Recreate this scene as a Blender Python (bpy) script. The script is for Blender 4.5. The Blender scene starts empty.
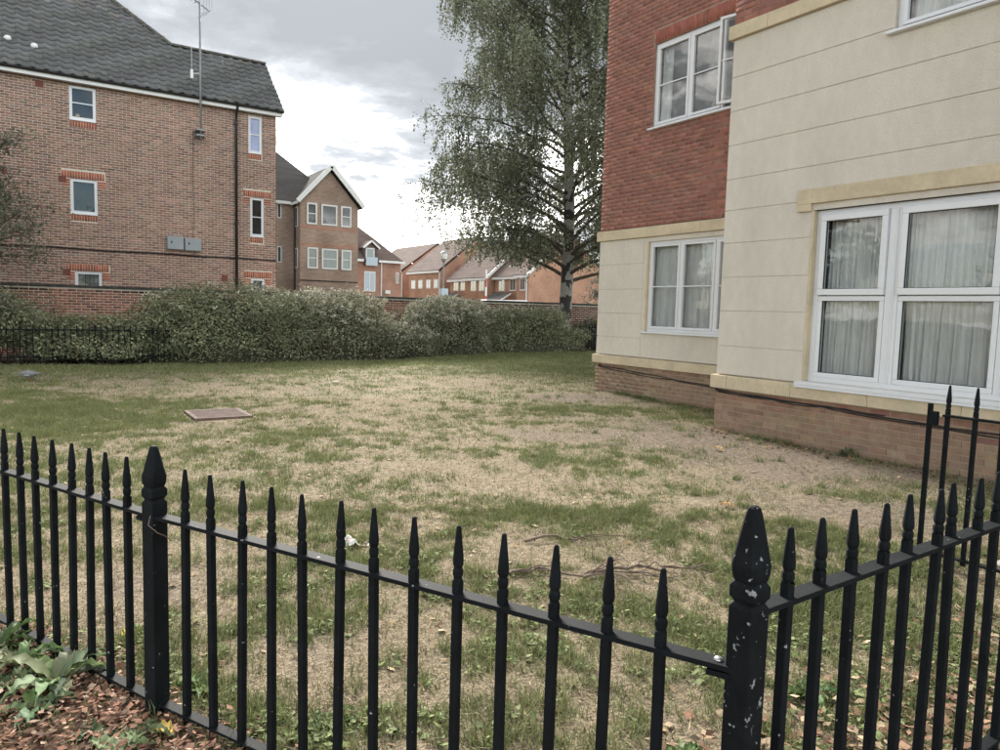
import bpy, math, random
import numpy as np
from mathutils import Vector, Matrix
random.seed(7); rng = np.random.default_rng(7)
SC = bpy.context.scene
COL = SC.collection
R_ = math.radians
sin, cos, pi = math.sin, math.cos, math.pi

# ------------------------------------------------------------------ camera
cam_d = bpy.data.cameras.new('camera'); cam = bpy.data.objects.new('camera', cam_d); COL.objects.link(cam)
yaw, pitch, roll, EYE = R_(33.0), R_(5.04), R_(1.58), 1.6
fw = Vector((sin(yaw)*cos(pitch), cos(yaw)*cos(pitch), -sin(pitch)))
r0 = Vector((cos(yaw), -sin(yaw), 0)); u0 = r0.cross(fw)
rt = r0*cos(roll) + u0*sin(roll); up = u0*cos(roll) - r0*sin(roll)
mw = Matrix((rt, up, -fw)).transposed().to_4x4(); mw.translation = Vector((0, 0, EYE))
cam.matrix_world = mw
cam_d.sensor_width = 36; cam_d.lens = 26.1; cam_d.clip_start = 0.05; cam_d.clip_end = 3000
SC.camera = cam

# ------------------------------------------------------------------ sky, sun, exposure
SUN_AZ, SUN_EL = R_(17), R_(33)         # azimuth from +Y towards +X
w = bpy.data.worlds.new('World'); SC.world = w; w.use_nodes = True
nt = w.node_tree; nt.nodes.clear()
def N(t, **k):
    n = nt.nodes.new(t)
    for a, b in k.items(): setattr(n, a, b)
    return n
def LK(a, b): nt.links.new(a, b)
def MA(op, a, b=None, c=None, clamp=False):
    n = N('ShaderNodeMath', operation=op); n.use_clamp = clamp
    for i, v in enumerate((a, b, c)):
        if v is None: continue
        if isinstance(v, (int, float)): n.inputs[i].default_value = v
        else: LK(v, n.inputs[i])
    return n.outputs[0]
out = N('ShaderNodeOutputWorld'); bg = N('ShaderNodeBackground'); bg.inputs['Strength'].default_value = 0.14
sky = N('ShaderNodeTexSky', sky_type='NISHITA'); sky.sun_disc = False
sky.sun_elevation = SUN_EL; sky.sun_rotation = SUN_AZ
tc = N('ShaderNodeTexCoord'); sep = N('ShaderNodeSeparateXYZ'); LK(tc.outputs['Generated'], sep.inputs[0])
zc = MA('ADD', MA('MAXIMUM', sep.outputs[2], 0.0), 0.16)
px = MA('DIVIDE', sep.outputs[0], zc); py = MA('DIVIDE', sep.outputs[1], zc)
cmb = N('ShaderNodeCombineXYZ'); LK(px, cmb.inputs[0]); LK(py, cmb.inputs[1])
def noise(vec, scale, detail, rough, off):
    mp = N('ShaderNodeMapping'); mp.inputs['Location'].default_value = off; LK(vec, mp.inputs[0])
    n = N('ShaderNodeTexNoise'); n.inputs['Scale'].default_value = scale
    n.inputs['Detail'].default_value = detail; n.inputs['Roughness'].default_value = rough
    n.inputs['Distortion'].default_value = 0.25
    LK(mp.outputs[0], n.inputs[0]); return n.outputs['Fac']
n1 = noise(cmb.outputs[0], 0.62, 9, 0.55, (6.6, 7.7, 0.0))
n2 = noise(cmb.outputs[0], 1.9, 8, 0.6, (7.3, 2.2, 4.0))
n3 = noise(cmb.outputs[0], 5.5, 6, 0.6, (1.3, 5.2, 2.0))
# thickness of the broken cloud deck: broken towards the horizon, thicker on the sun's side
thick = MA('ADD', MA('ADD', MA('ADD', MA('MULTIPLY', n1, 1.0), MA('MULTIPLY', n2, 0.46)), MA('MULTIPLY', MA('SUBTRACT', n3, 0.5), 0.40)),
           MA('ADD', MA('MULTIPLY', MA('SUBTRACT', MA('MINIMUM', sep.outputs[2], 0.32), 0.205), 0.95), MA('MULTIPLY', MA('SUBTRACT', sep.outputs[1], 0.8), 0.07)))  # thickness capped overhead: unseen cloud shaped to let more light reach the ground
cov = N('ShaderNodeMapRange'); cov.interpolation_type = 'SMOOTHSTEP'
cov.inputs['From Min'].default_value = 0.50; cov.inputs['From Max'].default_value = 0.60; LK(thick, cov.inputs[0])
ramp = N('ShaderNodeValToRGB'); LK(thick, ramp.inputs[0])
els = ramp.color_ramp.elements
els[0].position = 0.50; els[0].color = (5.0, 5.3, 5.7, 1)
els[1].position = 0.95; els[1].color = (0.55, 0.585, 0.625, 1)
for p_, c_ in ((0.58, (8.6, 8.2, 7.7, 1)), (0.635, (6.4, 6.2, 5.9, 1)), (0.70, (2.1, 2.15, 2.2, 1)), (0.76, (0.93, 0.98, 1.04, 1)), (0.84, (0.67, 0.71, 0.76, 1))):
    e = els.new(p_); e.color = c_
mx = N('ShaderNodeMix', data_type='RGBA'); LK(cov.outputs[0], mx.inputs['Factor'])
dv = N('ShaderNodeVectorMath', operation='DOT_PRODUCT'); LK(tc.outputs['Generated'], dv.inputs[0])
dv.inputs[1].default_value = (sin(SUN_AZ)*cos(SUN_EL), cos(SUN_AZ)*cos(SUN_EL), sin(SUN_EL))
glow = MA('MULTIPLY_ADD', MA('POWER', MA('MAXIMUM', dv.outputs['Value'], 0.0), 9.0), 0.55, 0.93)
gm = N('ShaderNodeVectorMath', operation='SCALE'); LK(ramp.outputs[0], gm.inputs[0]); LK(glow, gm.inputs['Scale'])
LK(sky.outputs[0], mx.inputs[6]); LK(gm.outputs[0], mx.inputs[7])
LK(mx.outputs[2], bg.inputs['Color']); LK(bg.outputs[0], out.inputs[0])

sd = bpy.data.lights.new('sun', 'SUN'); sd.energy = 2.0; sd.angle = R_(20); sd.color = (1.0, 0.95, 0.87)
so = bpy.data.objects.new('sun', sd); COL.objects.link(so)
sdir = Vector((sin(SUN_AZ)*cos(SUN_EL), cos(SUN_AZ)*cos(SUN_EL), sin(SUN_EL)))
so.rotation_euler = (-sdir).to_track_quat('-Z', 'Y').to_euler(); so.location = (0, 0, 40)
SC.view_settings.view_transform = 'Standard'; SC.view_settings.look = 'None'
SC.view_settings.gamma = 1.0; SC.view_settings.exposure = 2.42; SC.view_settings.use_curve_mapping = False

# ------------------------------------------------------------------ materials
MATS = {}
def mat(name, col, rough=0.8, var=0.0, vscale=6.0, bump=0.0, bscale=40.0, attr=None, spec=0.4,
        spots=None, metallic=0.0, trans=None, stretch=None, bstretch=True):
    """principled surface: colour (or colour attribute) x two noises, bump, optional chips (spots=(colour,scale,threshold))"""
    m = bpy.data.materials.new(name); m.use_nodes = True; t = m.node_tree; b = t.nodes['Principled BSDF']
    L = t.links.new
    b.inputs['Roughness'].default_value = rough; b.inputs['Specular IOR Level'].default_value = spec
    b.inputs['Metallic'].default_value = metallic
    tcn = t.nodes.new('ShaderNodeTexCoord'); geo = t.nodes.new('ShaderNodeNewGeometry'); vec = geo.outputs['Position']
    if stretch:
        mp = t.nodes.new('ShaderNodeMapping'); mp.inputs['Scale'].default_value = stretch; L(vec, mp.inputs[0]); vec = mp.outputs[0]
    if attr:
        a = t.nodes.new('ShaderNodeAttribute'); a.attribute_name = attr; cur = a.outputs['Color']
    else:
        c = t.nodes.new('ShaderNodeRGB'); c.outputs[0].default_value = (*col, 1); cur = c.outputs[0]
    if var:
        for sc_, amt in ((vscale, var), (vscale*7.3, var*0.6)):
            n = t.nodes.new('ShaderNodeTexNoise'); n.inputs['Scale'].default_value = sc_; n.inputs['Detail'].default_value = 5
            L(vec, n.inputs[0])
            mr = t.nodes.new('ShaderNodeMapRange'); mr.inputs['From Min'].default_value = 0.3; mr.inputs['From Max'].default_value = 0.7
            mr.inputs['To Min'].default_value = 1-amt; mr.inputs['To Max'].default_value = 1+amt; L(n.outputs['Fac'], mr.inputs[0])
            mm = t.nodes.new('ShaderNodeMix'); mm.data_type = 'RGBA'; mm.blend_type = 'MULTIPLY'; mm.inputs[0].default_value = 1
            L(cur, mm.inputs[6]); L(mr.outputs[0], mm.inputs[7]); cur = mm.outputs[2]
    if spots:
        for (scol, sscale, sthr) in spots:
            n = t.nodes.new('ShaderNodeTexNoise'); n.inputs['Scale'].default_value = sscale; n.inputs['Detail'].default_value = 3
            L(geo.outputs['Position'], n.inputs[0])
            mr = t.nodes.new('ShaderNodeMapRange'); mr.inputs['From Min'].default_value = sthr; mr.inputs['From Max'].default_value = sthr+0.03
            L(n.outputs['Fac'], mr.inputs[0])
            mm = t.nodes.new('ShaderNodeMix'); mm.data_type = 'RGBA'; L(mr.outputs[0], mm.inputs[0])
            L(cur, mm.inputs[6]); mm.inputs[7].default_value = (*scol, 1); cur = mm.outputs[2]
    L(cur, b.inputs['Base Color'])
    if bump:
        n = t.nodes.new('ShaderNodeTexNoise'); n.inputs['Scale'].default_value = bscale; n.inputs['Detail'].default_value = 4
        L(vec if bstretch else geo.outputs['Position'], n.inputs[0]); bp = t.nodes.new('ShaderNodeBump'); bp.inputs['Strength'].default_value = bump
        bp.inputs['Distance'].default_value = 0.02; L(n.outputs['Fac'], bp.inputs['Height']); L(bp.outputs[0], b.inputs['Normal'])
    if trans:
        tr = t.nodes.new('ShaderNodeBsdfTranslucent'); L(cur, tr.inputs['Color'])
        ms = t.nodes.new('ShaderNodeMixShader'); ms.inputs[0].default_value = trans
        L(b.outputs[0], ms.inputs[1]); L(tr.outputs[0], ms.inputs[2]); L(ms.outputs[0], t.nodes['Material Output'].inputs[0])
    MATS[name] = m; return m

def brick_tex(name, c1, c2, mortar):
    m = bpy.data.materials.new(name); m.use_nodes = True; t = m.node_tree; b = t.nodes['Principled BSDF']; L = t.links.new
    b.inputs['Roughness'].default_value = 0.9; b.inputs['Specular IOR Level'].default_value = 0.2
    g = t.nodes.new('ShaderNodeNewGeometry'); s = t.nodes.new('ShaderNodeSeparateXYZ'); L(g.outputs['Position'], s.inputs[0])
    ad = t.nodes.new('ShaderNodeMath'); ad.operation = 'ADD'; L(s.outputs[0], ad.inputs[0]); L(s.outputs[1], ad.inputs[1])
    cb = t.nodes.new('ShaderNodeCombineXYZ'); L(ad.outputs[0], cb.inputs[0]); L(s.outputs[2], cb.inputs[1])
    br = t.nodes.new('ShaderNodeTexBrick'); br.inputs['Scale'].default_value = 1.0
    br.inputs['Brick Width'].default_value = 0.225; br.inputs['Row Height'].default_value = 0.075
    br.inputs['Mortar Size'].default_value = 0.010; br.inputs['Mortar Smooth'].default_value = 0.3
    br.inputs['Color1'].default_value = (*c1, 1); br.inputs['Color2'].default_value = (*c2, 1); br.inputs['Mortar'].default_value = (*mortar, 1)
    L(cb.outputs[0], br.inputs[0])
    n = t.nodes.new('ShaderNodeTexNoise'); n.inputs['Scale'].default_value = 0.9; n.inputs['Detail'].default_value = 6; L(g.outputs['Position'], n.inputs[0])
    mr = t.nodes.new('ShaderNodeMapRange'); mr.inputs['From Min'].default_value = 0.3; mr.inputs['From Max'].default_value = 0.7
    mr.inputs['To Min'].default_value = 0.8; mr.inputs['To Max'].default_value = 1.2; L(n.outputs['Fac'], mr.inputs[0])
    mm = t.nodes.new('ShaderNodeMix'); mm.data_type = 'RGBA'; mm.blend_type = 'MULTIPLY'; mm.inputs[0].default_value = 1
    L(br.outputs['Color'], mm.inputs[6]); L(mr.outputs[0], mm.inputs[7]); L(mm.outputs[2], b.inputs['Base Color'])
    bp = t.nodes.new('ShaderNodeBump'); bp.inputs['Strength'].default_value = 0.5; bp.inputs['Distance'].default_value = 0.01; bp.invert = True
    L(br.outputs['Fac'], bp.inputs['Height']); L(bp.outputs[0], b.inputs['Normal'])
    MATS[name] = m; return m

def glass_mat(name, base=0.10, tint=(0.93, 0.94, 0.94), k=0.8):
    m = bpy.data.materials.new(name); m.use_nodes = True; t = m.node_tree; L = t.links.new; t.nodes.remove(t.nodes['Principled BSDF'])
    lw = t.nodes.new('ShaderNodeLayerWeight'); lw.inputs[0].default_value = 0.5
    pw = t.nodes.new('ShaderNodeMath'); pw.operation = 'POWER'; L(lw.outputs['Facing'], pw.inputs[0]); pw.inputs[1].default_value = 3.0
    ma = t.nodes.new('ShaderNodeMath'); ma.operation = 'MULTIPLY_ADD'; L(pw.outputs[0], ma.inputs[0]); ma.inputs[1].default_value = k; ma.inputs[2].default_value = base
    ma.use_clamp = True
    tr = t.nodes.new('ShaderNodeBsdfTransparent'); tr.inputs[0].default_value = (*tint, 1)
    gl = t.nodes.new('ShaderNodeBsdfGlossy'); gl.inputs['Roughness'].default_value = 0.01
    n = t.nodes.new('ShaderNodeTexNoise'); n.inputs['Scale'].default_value = 1.6; g = t.nodes.new('ShaderNodeNewGeometry'); L(g.outputs['Position'], n.inputs[0])
    bp = t.nodes.new('ShaderNodeBump'); bp.inputs['Strength'].default_value = 0.06; bp.inputs['Distance'].default_value = 0.05
    L(n.outputs['Fac'], bp.inputs['Height']); L(bp.outputs[0], gl.inputs['Normal'])
    ms = t.nodes.new('ShaderNodeMixShader'); L(ma.outputs[0], ms.inputs[0]); L(tr.outputs[0], ms.inputs[1]); L(gl.outputs[0], ms.inputs[2])
    L(ms.outputs[0], t.nodes['Material Output'].inputs[0]); MATS[name] = m; return m

mat('iron', (0.0065, 0.0085, 0.0105), 0.72, 0.3, 14, 0.05, 90, spec=0.13,
    spots=[((0.30, 0.31, 0.32), 44, 0.72), ((0.10, 0.06, 0.035), 35, 0.77)])
mat('iron_worn', (0.0065, 0.0085, 0.0105), 0.72, 0.3, 14, 0.05, 90, spec=0.13, spots=[((0.26, 0.27, 0.28), 34, 0.655), ((0.30, 0.31, 0.32), 70, 0.70)])
mat('bolt_metal', (0.45, 0.45, 0.46), 0.35, 0.2, 30, metallic=0.9)
mat('brick', (0.3, 0.15, 0.1), 0.92, 0.16, 9, 0.35, 130, attr='Col', spec=0.15)
mat('mortar', (0.55, 0.50, 0.43), 0.95, 0.15, 12, 0.3, 120, spec=0.1)
mat('mortar_plinth', (0.36, 0.28, 0.205), 0.95, 0.15, 12, 0.3, 120, spec=0.1)
mat('mortar_dark', (0.31, 0.22, 0.18), 0.95, 0.2, 12, 0.3, 120, spec=0.1)
mat('render', (0.745, 0.685, 0.605), 0.93, 0.065, 1.3, 0.9, 130, spec=0.15, stretch=(1, 1, 0.5), bstretch=False, spots=[((0.60, 0.555, 0.475), 75, 0.60)])
mat('stone', (0.54, 0.455, 0.325), 0.88, 0.12, 3, 0.25, 150, spec=0.2, spots=[((0.20, 0.17, 0.12), 9, 0.74)])
mat('upvc', (0.66, 0.67, 0.70), 0.35, 0.03, 3, spec=0.45)
mat('seal', (0.03, 0.03, 0.03), 0.7)
mat('curtain', (0.70, 0.70, 0.69), 0.95, 0.06, 6, trans=0.25)
mat('unlit_room', (0.10, 0.10, 0.10), 0.95, 0.2, 2)
mat('tile', (0.05, 0.05, 0.05), 0.8, 0.2, 5, 0.3, 60, attr='Col', spec=0.3, spots=[((0.30, 0.30, 0.29), 7, 0.76)])
mat('ridge_mat', (0.075, 0.072, 0.066), 0.9, 0.35, 8, 0.4, 40, spots=[((0.20, 0.19, 0.13), 14, 0.62)])
mat('roof_far', (0.085, 0.08, 0.078), 0.92, 0.2, 1.2, 0.6, 5, stretch=(0.6, 0.6, 4), spec=0.08)
mat('roof_brown', (0.135, 0.102, 0.092), 0.92, 0.2, 1.0, 0.6, 5, stretch=(0.6, 0.6, 4), spec=0.08)
mat('white_paint', (0.66, 0.66, 0.66), 0.5, 0.06, 3)
mat('black_plastic', (0.014, 0.014, 0.015), 0.45, 0.2, 8)
mat('grey_metal', (0.22, 0.23, 0.24), 0.5, 0.12, 4, metallic=0.3)
mat('box_grey', (0.26, 0.29, 0.31), 0.5, 0.06, 4)
mat('coping', (0.045, 0.043, 0.040), 0.95, 0.4, 5, 0.6, 40, spots=[((0.20, 0.19, 0.17), 6, 0.68)])
mat('ground', (0.3, 0.25, 0.15), 0.97, 0.42, 22, 1.0, 60, attr='Col', spec=0.1)
mat('grass', (0.1, 0.15, 0.05), 0.75, 0.15, 3, attr='Col', spec=0.2, trans=0.25)
mat('litter', (0.2, 0.1, 0.06), 0.9, 0.25, 30, attr='Col', spec=0.2)
mat('leaf', (0.06, 0.09, 0.03), 0.62, 0.15, 2, attr='Col', spec=0.3, trans=0.22)
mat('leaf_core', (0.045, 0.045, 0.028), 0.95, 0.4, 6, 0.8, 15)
mat('flower', (0.44, 0.40, 0.30), 0.9, 0.2, 8, trans=0.2)
mat('bark', (0.075, 0.060, 0.048), 0.95, 0.35, 7, 0.8, 30)
mat('birch_bark', (0.25, 0.235, 0.215), 0.9, 0.2, 3, 0.6, 18, spots=[((0.035, 0.032, 0.03), 2.6, 0.50)], stretch=(1, 1, 0.6))
mat('twig', (0.050, 0.036, 0.028), 0.9, 0.3, 20)
mat('dead_twig', (0.16, 0.12, 0.095), 0.95, 0.3, 14)
mat('rust_plate', (0.13, 0.085, 0.07), 0.85, 0.25, 7, 0.5, 70)
mat('concrete', (0.33, 0.31, 0.28), 0.95, 0.15, 3, 0.4, 60)
mat('paper', (0.70, 0.70, 0.68), 0.6, 0.05, 8, spots=[((0.45, 0.10, 0.09), 38, 0.60), ((0.08, 0.09, 0.10), 30, 0.66)])
mat('pigeon', (0.20, 0.205, 0.215), 0.85, 0.15, 25, spec=0.2)
mat('pigeon_dark', (0.075, 0.08, 0.09), 0.85, 0.1, 25)
mat('pigeon_pale', (0.50, 0.50, 0.50), 0.85, 0.1, 25)
mat('pink', (0.35, 0.13, 0.11), 0.8)
mat('blue_sky_tint', (0.10, 0.20, 0.48), 0.8, 0.1, 6)  # blue of the sky mirrored in one window, put into the colour
mat('far_blue', (0.40, 0.47, 0.55), 0.4)
mat('red_paint', (0.40, 0.05, 0.04), 0.5)
glass_mat('glass', 0.02, k=0.5); glass_mat('glass_up', 0.035); glass_mat('glass_dark', 0.018, (.7, .72, .72))
brick_tex('brick_bay', (0.30, 0.195, 0.15), (0.215, 0.135, 0.108), (0.46, 0.40, 0.34))
brick_tex('brick_red', (0.37, 0.18, 0.125), (0.28, 0.135, 0.10), (0.40, 0.32, 0.26))
brick_tex('brick_orange', (0.42, 0.205, 0.13), (0.35, 0.165, 0.108), (0.42, 0.34, 0.27))

# ------------------------------------------------------------------ object helpers
WLOC = {}
def reg(o, parent, loc):
    COL.objects.link(o); WLOC[o] = Vector(loc)
    if parent is not None:
        o.parent = parent; o.location = WLOC[o] - WLOC[parent]
    else: o.location = loc
    return o
def tag(o, label=None, cat=None, group=None, kind=None):
    if label: o['label'] = label
    if cat: o['category'] = cat
    if group: o['group'] = group
    if kind: o['kind'] = kind
    return o
def empty(name, loc, label, cat, group=None):
    o = bpy.data.objects.new(name, None); o.empty_display_size = 0.2
    reg(o, None, loc); return tag(o, label, cat, group)
def mesh_np(name, verts, faces, m, parent=None, cols=None, origin=None, smooth=False):
    """verts (n,3) world, faces (k,3|4) or list of such arrays"""
    verts = np.asarray(verts, dtype=np.float64)
    if origin is None:
        origin = verts.mean(0) if len(verts) else np.zeros(3)
        origin = np.array([*(verts.min(0)+verts.max(0))/2])
    fs = faces if isinstance(faces, list) else [faces]
    fs = [np.asarray(f, dtype=np.int32) for f in fs if len(f)]
    me = bpy.data.meshes.new(name); me.vertices.add(len(verts))
    me.vertices.foreach_set('co', (verts-origin).astype(np.float32).ravel())
    nl = sum(f.size for f in fs); npoly = sum(len(f) for f in fs)
    me.loops.add(nl); me.polygons.add(npoly)
    me.loops.foreach_set('vertex_index', np.concatenate([f.ravel() for f in fs]))
    tot = np.concatenate([np.full(len(f), f.shape[1], np.int32) for f in fs])
    st = np.concatenate([[0], np.cumsum(tot)[:-1]]).astype(np.int32)
    me.polygons.foreach_set('loop_start', st)
    try: me.polygons.foreach_set('loop_total', tot)
    except Exception: pass
    if smooth: me.polygons.foreach_set('use_smooth', np.ones(npoly, bool))
    if cols is not None:
        a = me.color_attributes.new('Col', 'FLOAT_COLOR', 'POINT')
        c4 = np.ones((len(verts), 4), np.float32); c4[:, :3] = cols; a.data.foreach_set('color', c4.ravel())
    me.update(calc_edges=True)
    me.materials.append(MATS[m])
    o = bpy.data.objects.new(name, me); return reg(o, parent, origin)

class MB:
    """collects simple shapes into one mesh"""
    def __init__(s): s.v = []; s.f = []; s.c = []
    def add(s, v, f, col=None):
        b = len(s.v); s.v += [tuple(p) for p in v]; s.f += [tuple(i+b for i in q) for q in f]
        s.c += [col or (1, 1, 1)]*len(v)
    def box(s, a, b, col=None):
        (x0, y0, z0), (x1, y1, z1) = a, b
        if x0 > x1: x0, x1 = x1, x0
        if y0 > y1: y0, y1 = y1, y0
        if z0 > z1: z0, z1 = z1, z0
        s.add([(x0,y0,z0),(x1,y0,z0),(x1,y1,z0),(x0,y1,z0),(x0,y0,z1),(x1,y0,z1),(x1,y1,z1),(x0,y1,z1)],
              [(0,3,2,1),(4,5,6,7),(0,1,5,4),(1,2,6,5),(2,3,7,6),(3,0,4,7)], col)
    def bar(s, p, q, w, h, col=None):
        p, q = Vector(p), Vector(q); d = (q-p).normalized()
        a = Vector((0, 0, 1)) if abs(d.z) < 0.9 else Vector((1, 0, 0))
        e1 = d.cross(a).normalized()*w/2; e2 = e1.cross(d).normalized()*h/2
        vs = [x + i*e1 + j*e2 for x in (p, q) for i, j in ((-1,-1),(1,-1),(1,1),(-1,1))]
        s.add(vs, [(0,1,2,3),(7,6,5,4),(0,4,5,1),(1,5,6,2),(2,6,7,3),(3,7,4,0)], col)
    def tube(s, pts, rad, n=6, col=None, cap=True):
        pts = [Vector(p) for p in pts]; rad = rad if isinstance(rad, (list, tuple)) else [rad]*len(pts)
        b = len(s.v); k = len(pts)
        for i, p in enumerate(pts):
            d = (pts[min(i+1, k-1)] - pts[max(i-1, 0)])
            d = d.normalized() if d.length > 1e-9 else Vector((0, 0, 1))
            a = Vector((0, 0, 1)) if abs(d.z) < 0.9 else Vector((1, 0, 0))
            e1 = d.cross(a).normalized(); e2 = e1.cross(d)
            for j in range(n):
                t = 2*pi*j/n; s.v.append(tuple(p + (e1*cos(t)+e2*sin(t))*rad[i])); s.c.append(col or (1, 1, 1))
        for i in range(k-1):
            for j in range(n):
                s.f.append((b+i*n+j, b+i*n+(j+1) % n, b+(i+1)*n+(j+1) % n, b+(i+1)*n+j))
        if cap:
            s.f.append(tuple(b+j for j in range(n))[::-1]); s.f.append(tuple(b+(k-1)*n+j for j in range(n)))
    def loft(s, rings, cap=True, col=None):
        b = len(s.v); n = len(rings[0])
        for r in rings: s.v += [tuple(p) for p in r]; s.c += [col or (1, 1, 1)]*n
        for i in range(len(rings)-1):
            for j in range(n): s.f.append((b+i*n+j, b+i*n+(j+1) % n, b+(i+1)*n+(j+1) % n, b+(i+1)*n+j))
        if cap: s.f.append(tuple(b+j for j in range(n))[::-1]); s.f.append(tuple(b+(len(rings)-1)*n+j for j in range(n)))
    def build(s, name, m, parent=None, origin=None, smooth=False, color=False, bevel=0):
        v = np.array(s.v); origin = (v.min(0)+v.max(0))/2 if origin is None else np.array(origin)
        me = bpy.data.meshes.new(name); me.from_pydata((v-origin).tolist(), [], s.f)
        if smooth: me.polygons.foreach_set('use_smooth', [True]*len(me.polygons))
        if color:
            a = me.color_attributes.new('Col', 'FLOAT_COLOR', 'POINT')
            c4 = np.ones((len(v), 4), np.float32); c4[:, :3] = s.c; a.data.foreach_set('color', c4.ravel())
        me.materials.append(MATS[m]); o = bpy.data.objects.new(name, me)
        if bevel:
            bm = o.modifiers.new('bevel', 'BEVEL'); bm.width = bevel; bm.segments = 2; bm.limit_method = 'ANGLE'
        return reg(o, parent, origin)

def copy_obj(o, parent, loc):
    c = o.copy(); return reg(c, parent, loc)

class Face:
    """a facade: u along the wall, v up, n outward; kind 'x' faces -X at x=p, kind 'y' faces -Y at y=p"""
    def __init__(s, kind, p): s.k = kind; s.p = p
    def P(s, u, v, n=0.0): return (s.p-n, u, v) if s.k == 'x' else (u, s.p-n, v)
    def box(s, mb, u0, u1, v0, v1, n0, n1, col=None): mb.box(s.P(u0, v0, n0), s.P(u1, v1, n1), col)

def cells(u0, u1, v0, v1, ops):
    us = sorted({u0, u1, *[x for o in ops for x in o[:2] if u0 < x < u1]}); vs = sorted({v0, v1, *[x for o in ops for x in o[2:4] if v0 < x < v1]})
    res = []
    for vb, vt in zip(vs, vs[1:]):
        run = None
        for a, b in zip(us, us[1:]):
            um, vm = (a+b)/2, (vb+vt)/2
            if any(o[0] < um < o[1] and o[2] < vm < o[3] for o in ops):
                if run: res.append((*run, vb, vt)); run = None
            else: run = (run[0], b) if run else (a, b)
        if run: res.append((*run, vb, vt))
    return res

def brick_rects(u0, u1, v0, v1, ops, L=0.2125, Hh=0.0625, J=0.0125, off=0.0):
    res = []; k = 0; v = v0
    while v + Hh*0.6 < v1:
        vt = min(v+Hh, v1)
        blocks = [(o[0], o[1]) for o in ops if o[2] < vt-0.012 and o[3] > v+0.012]
        u = u0 - (0.1125 if k % 2 else 0.0) - off
        while u < u1:
            a, b = max(u, u0), min(u+L, u1)
            segs = [(a, b)] if b-a > 0.02 else []
            for (x, y) in blocks:
                ns = []
                for (p, q) in segs:
                    if y <= p or x >= q: ns.append((p, q)); continue
                    if x-p > 0.02: ns.append((p, x))
                    if q-y > 0.02: ns.append((y, q))
                segs = ns
            res += [(p, q, v, vt) for p, q in segs]
            u += L+J
        v += Hh+J; k += 1
    return res

def bricks_mesh(name, face, rects, colf, parent, m='brick', depth=0.02, kind='stuff'):
    n = len(rects); r = np.array(rects); nn = rng.uniform(0.0, 0.0035, n)
    V = np.zeros((n, 8, 3)); 
    for i, (a, c, e) in enumerate([(0,2,0),(1,2,0),(1,3,0),(0,3,0),(0,2,1),(1,2,1),(1,3,1),(0,3,1)]):
        uu, vv = r[:, a], r[:, c]; nd = nn if e else np.full(n, -depth)
        # front edges slightly drawn in (worn arrises)
        if e: uu = uu + (0.0015 if a == 0 else -0.0015); vv = vv + (0.0015 if c == 2 else -0.0015)
        if face.k == 'x': V[:, i] = np.stack([face.p-nd, uu, vv], 1)
        else: V[:, i] = np.stack([uu, face.p-nd, vv], 1)
    base = (np.arange(n)*8)[:, None]
    F = np.concatenate([base+np.array(q) for q in [(4,5,6,7),(0,1,5,4),(1,2,6,5),(2,3,7,6),(3,0,4,7)]])
    cols = np.repeat(colf(r), 8, axis=0)
    o = mesh_np(name, V.reshape(-1, 3), F, m, parent, cols)
    if kind: o['kind'] = kind
    return o
def palette(cs, ws, jit=0.12):
    cs = np.array(cs); ws = np.array(ws)/sum(ws)
    def f(r):
        c = cs[rng.choice(len(cs), len(r), p=ws)]
        return c*(1+rng.normal(0, jit, (len(r), 1)))*(1+rng.normal(0, 0.03, (len(r), 3)))
    return f
def one_brick(face, rc, col, parent, depth=0.02):
    mb = MB(); u0, u1, v0, v1 = rc; n1 = random.uniform(0, 0.004)
    face.box(mb, u0, u1, v0, v1, -depth, n1, tuple(np.clip(col, 0, 1)))
    return mb.build('brick', 'brick', parent, color=True)

def vnoise(x, y, seed=0):
    x = np.asarray(x, float); y = np.asarray(y, float)
    xi = np.floor(x).astype(np.int64); yi = np.floor(y).astype(np.int64); fx = x-xi; fy = y-yi
    fx = fx*fx*(3-2*fx); fy = fy*fy*(3-2*fy)
    def h(a, b):
        k = (a*374761393 + b*668265263 + seed*1442695041) & 0x7fffffff
        k = ((k ^ (k >> 13))*1274126177) & 0x7fffffff
        return ((k ^ (k >> 16)) & 0xffff)/65535.0
    return (h(xi, yi)*(1-fx)+h(xi+1, yi)*fx)*(1-fy) + (h(xi, yi+1)*(1-fx)+h(xi+1, yi+1)*fx)*fy
def fbm(x, y, sc, seed, oct=4):
    s = 0; a = 0.5; t = 0
    for i in range(oct):
        s = s + a*vnoise(x*sc*2**i+17*i, y*sc*2**i-9*i, seed+i); t += a; a *= 0.55
    return s/t
def sstep(a, b, x): t = np.clip((x-a)/(b-a), 0, 1); return t*t*(3-2*t)
def ellip(x, y, cx, cy, rl, rd):
    az = math.atan2(cx, cy); dx, dy = x-cx, y-cy
    lat = dx*cos(az)-dy*sin(az); dep = dx*sin(az)+dy*cos(az)
    return np.exp(-((lat/rl)**2+(dep/rd)**2))

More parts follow.
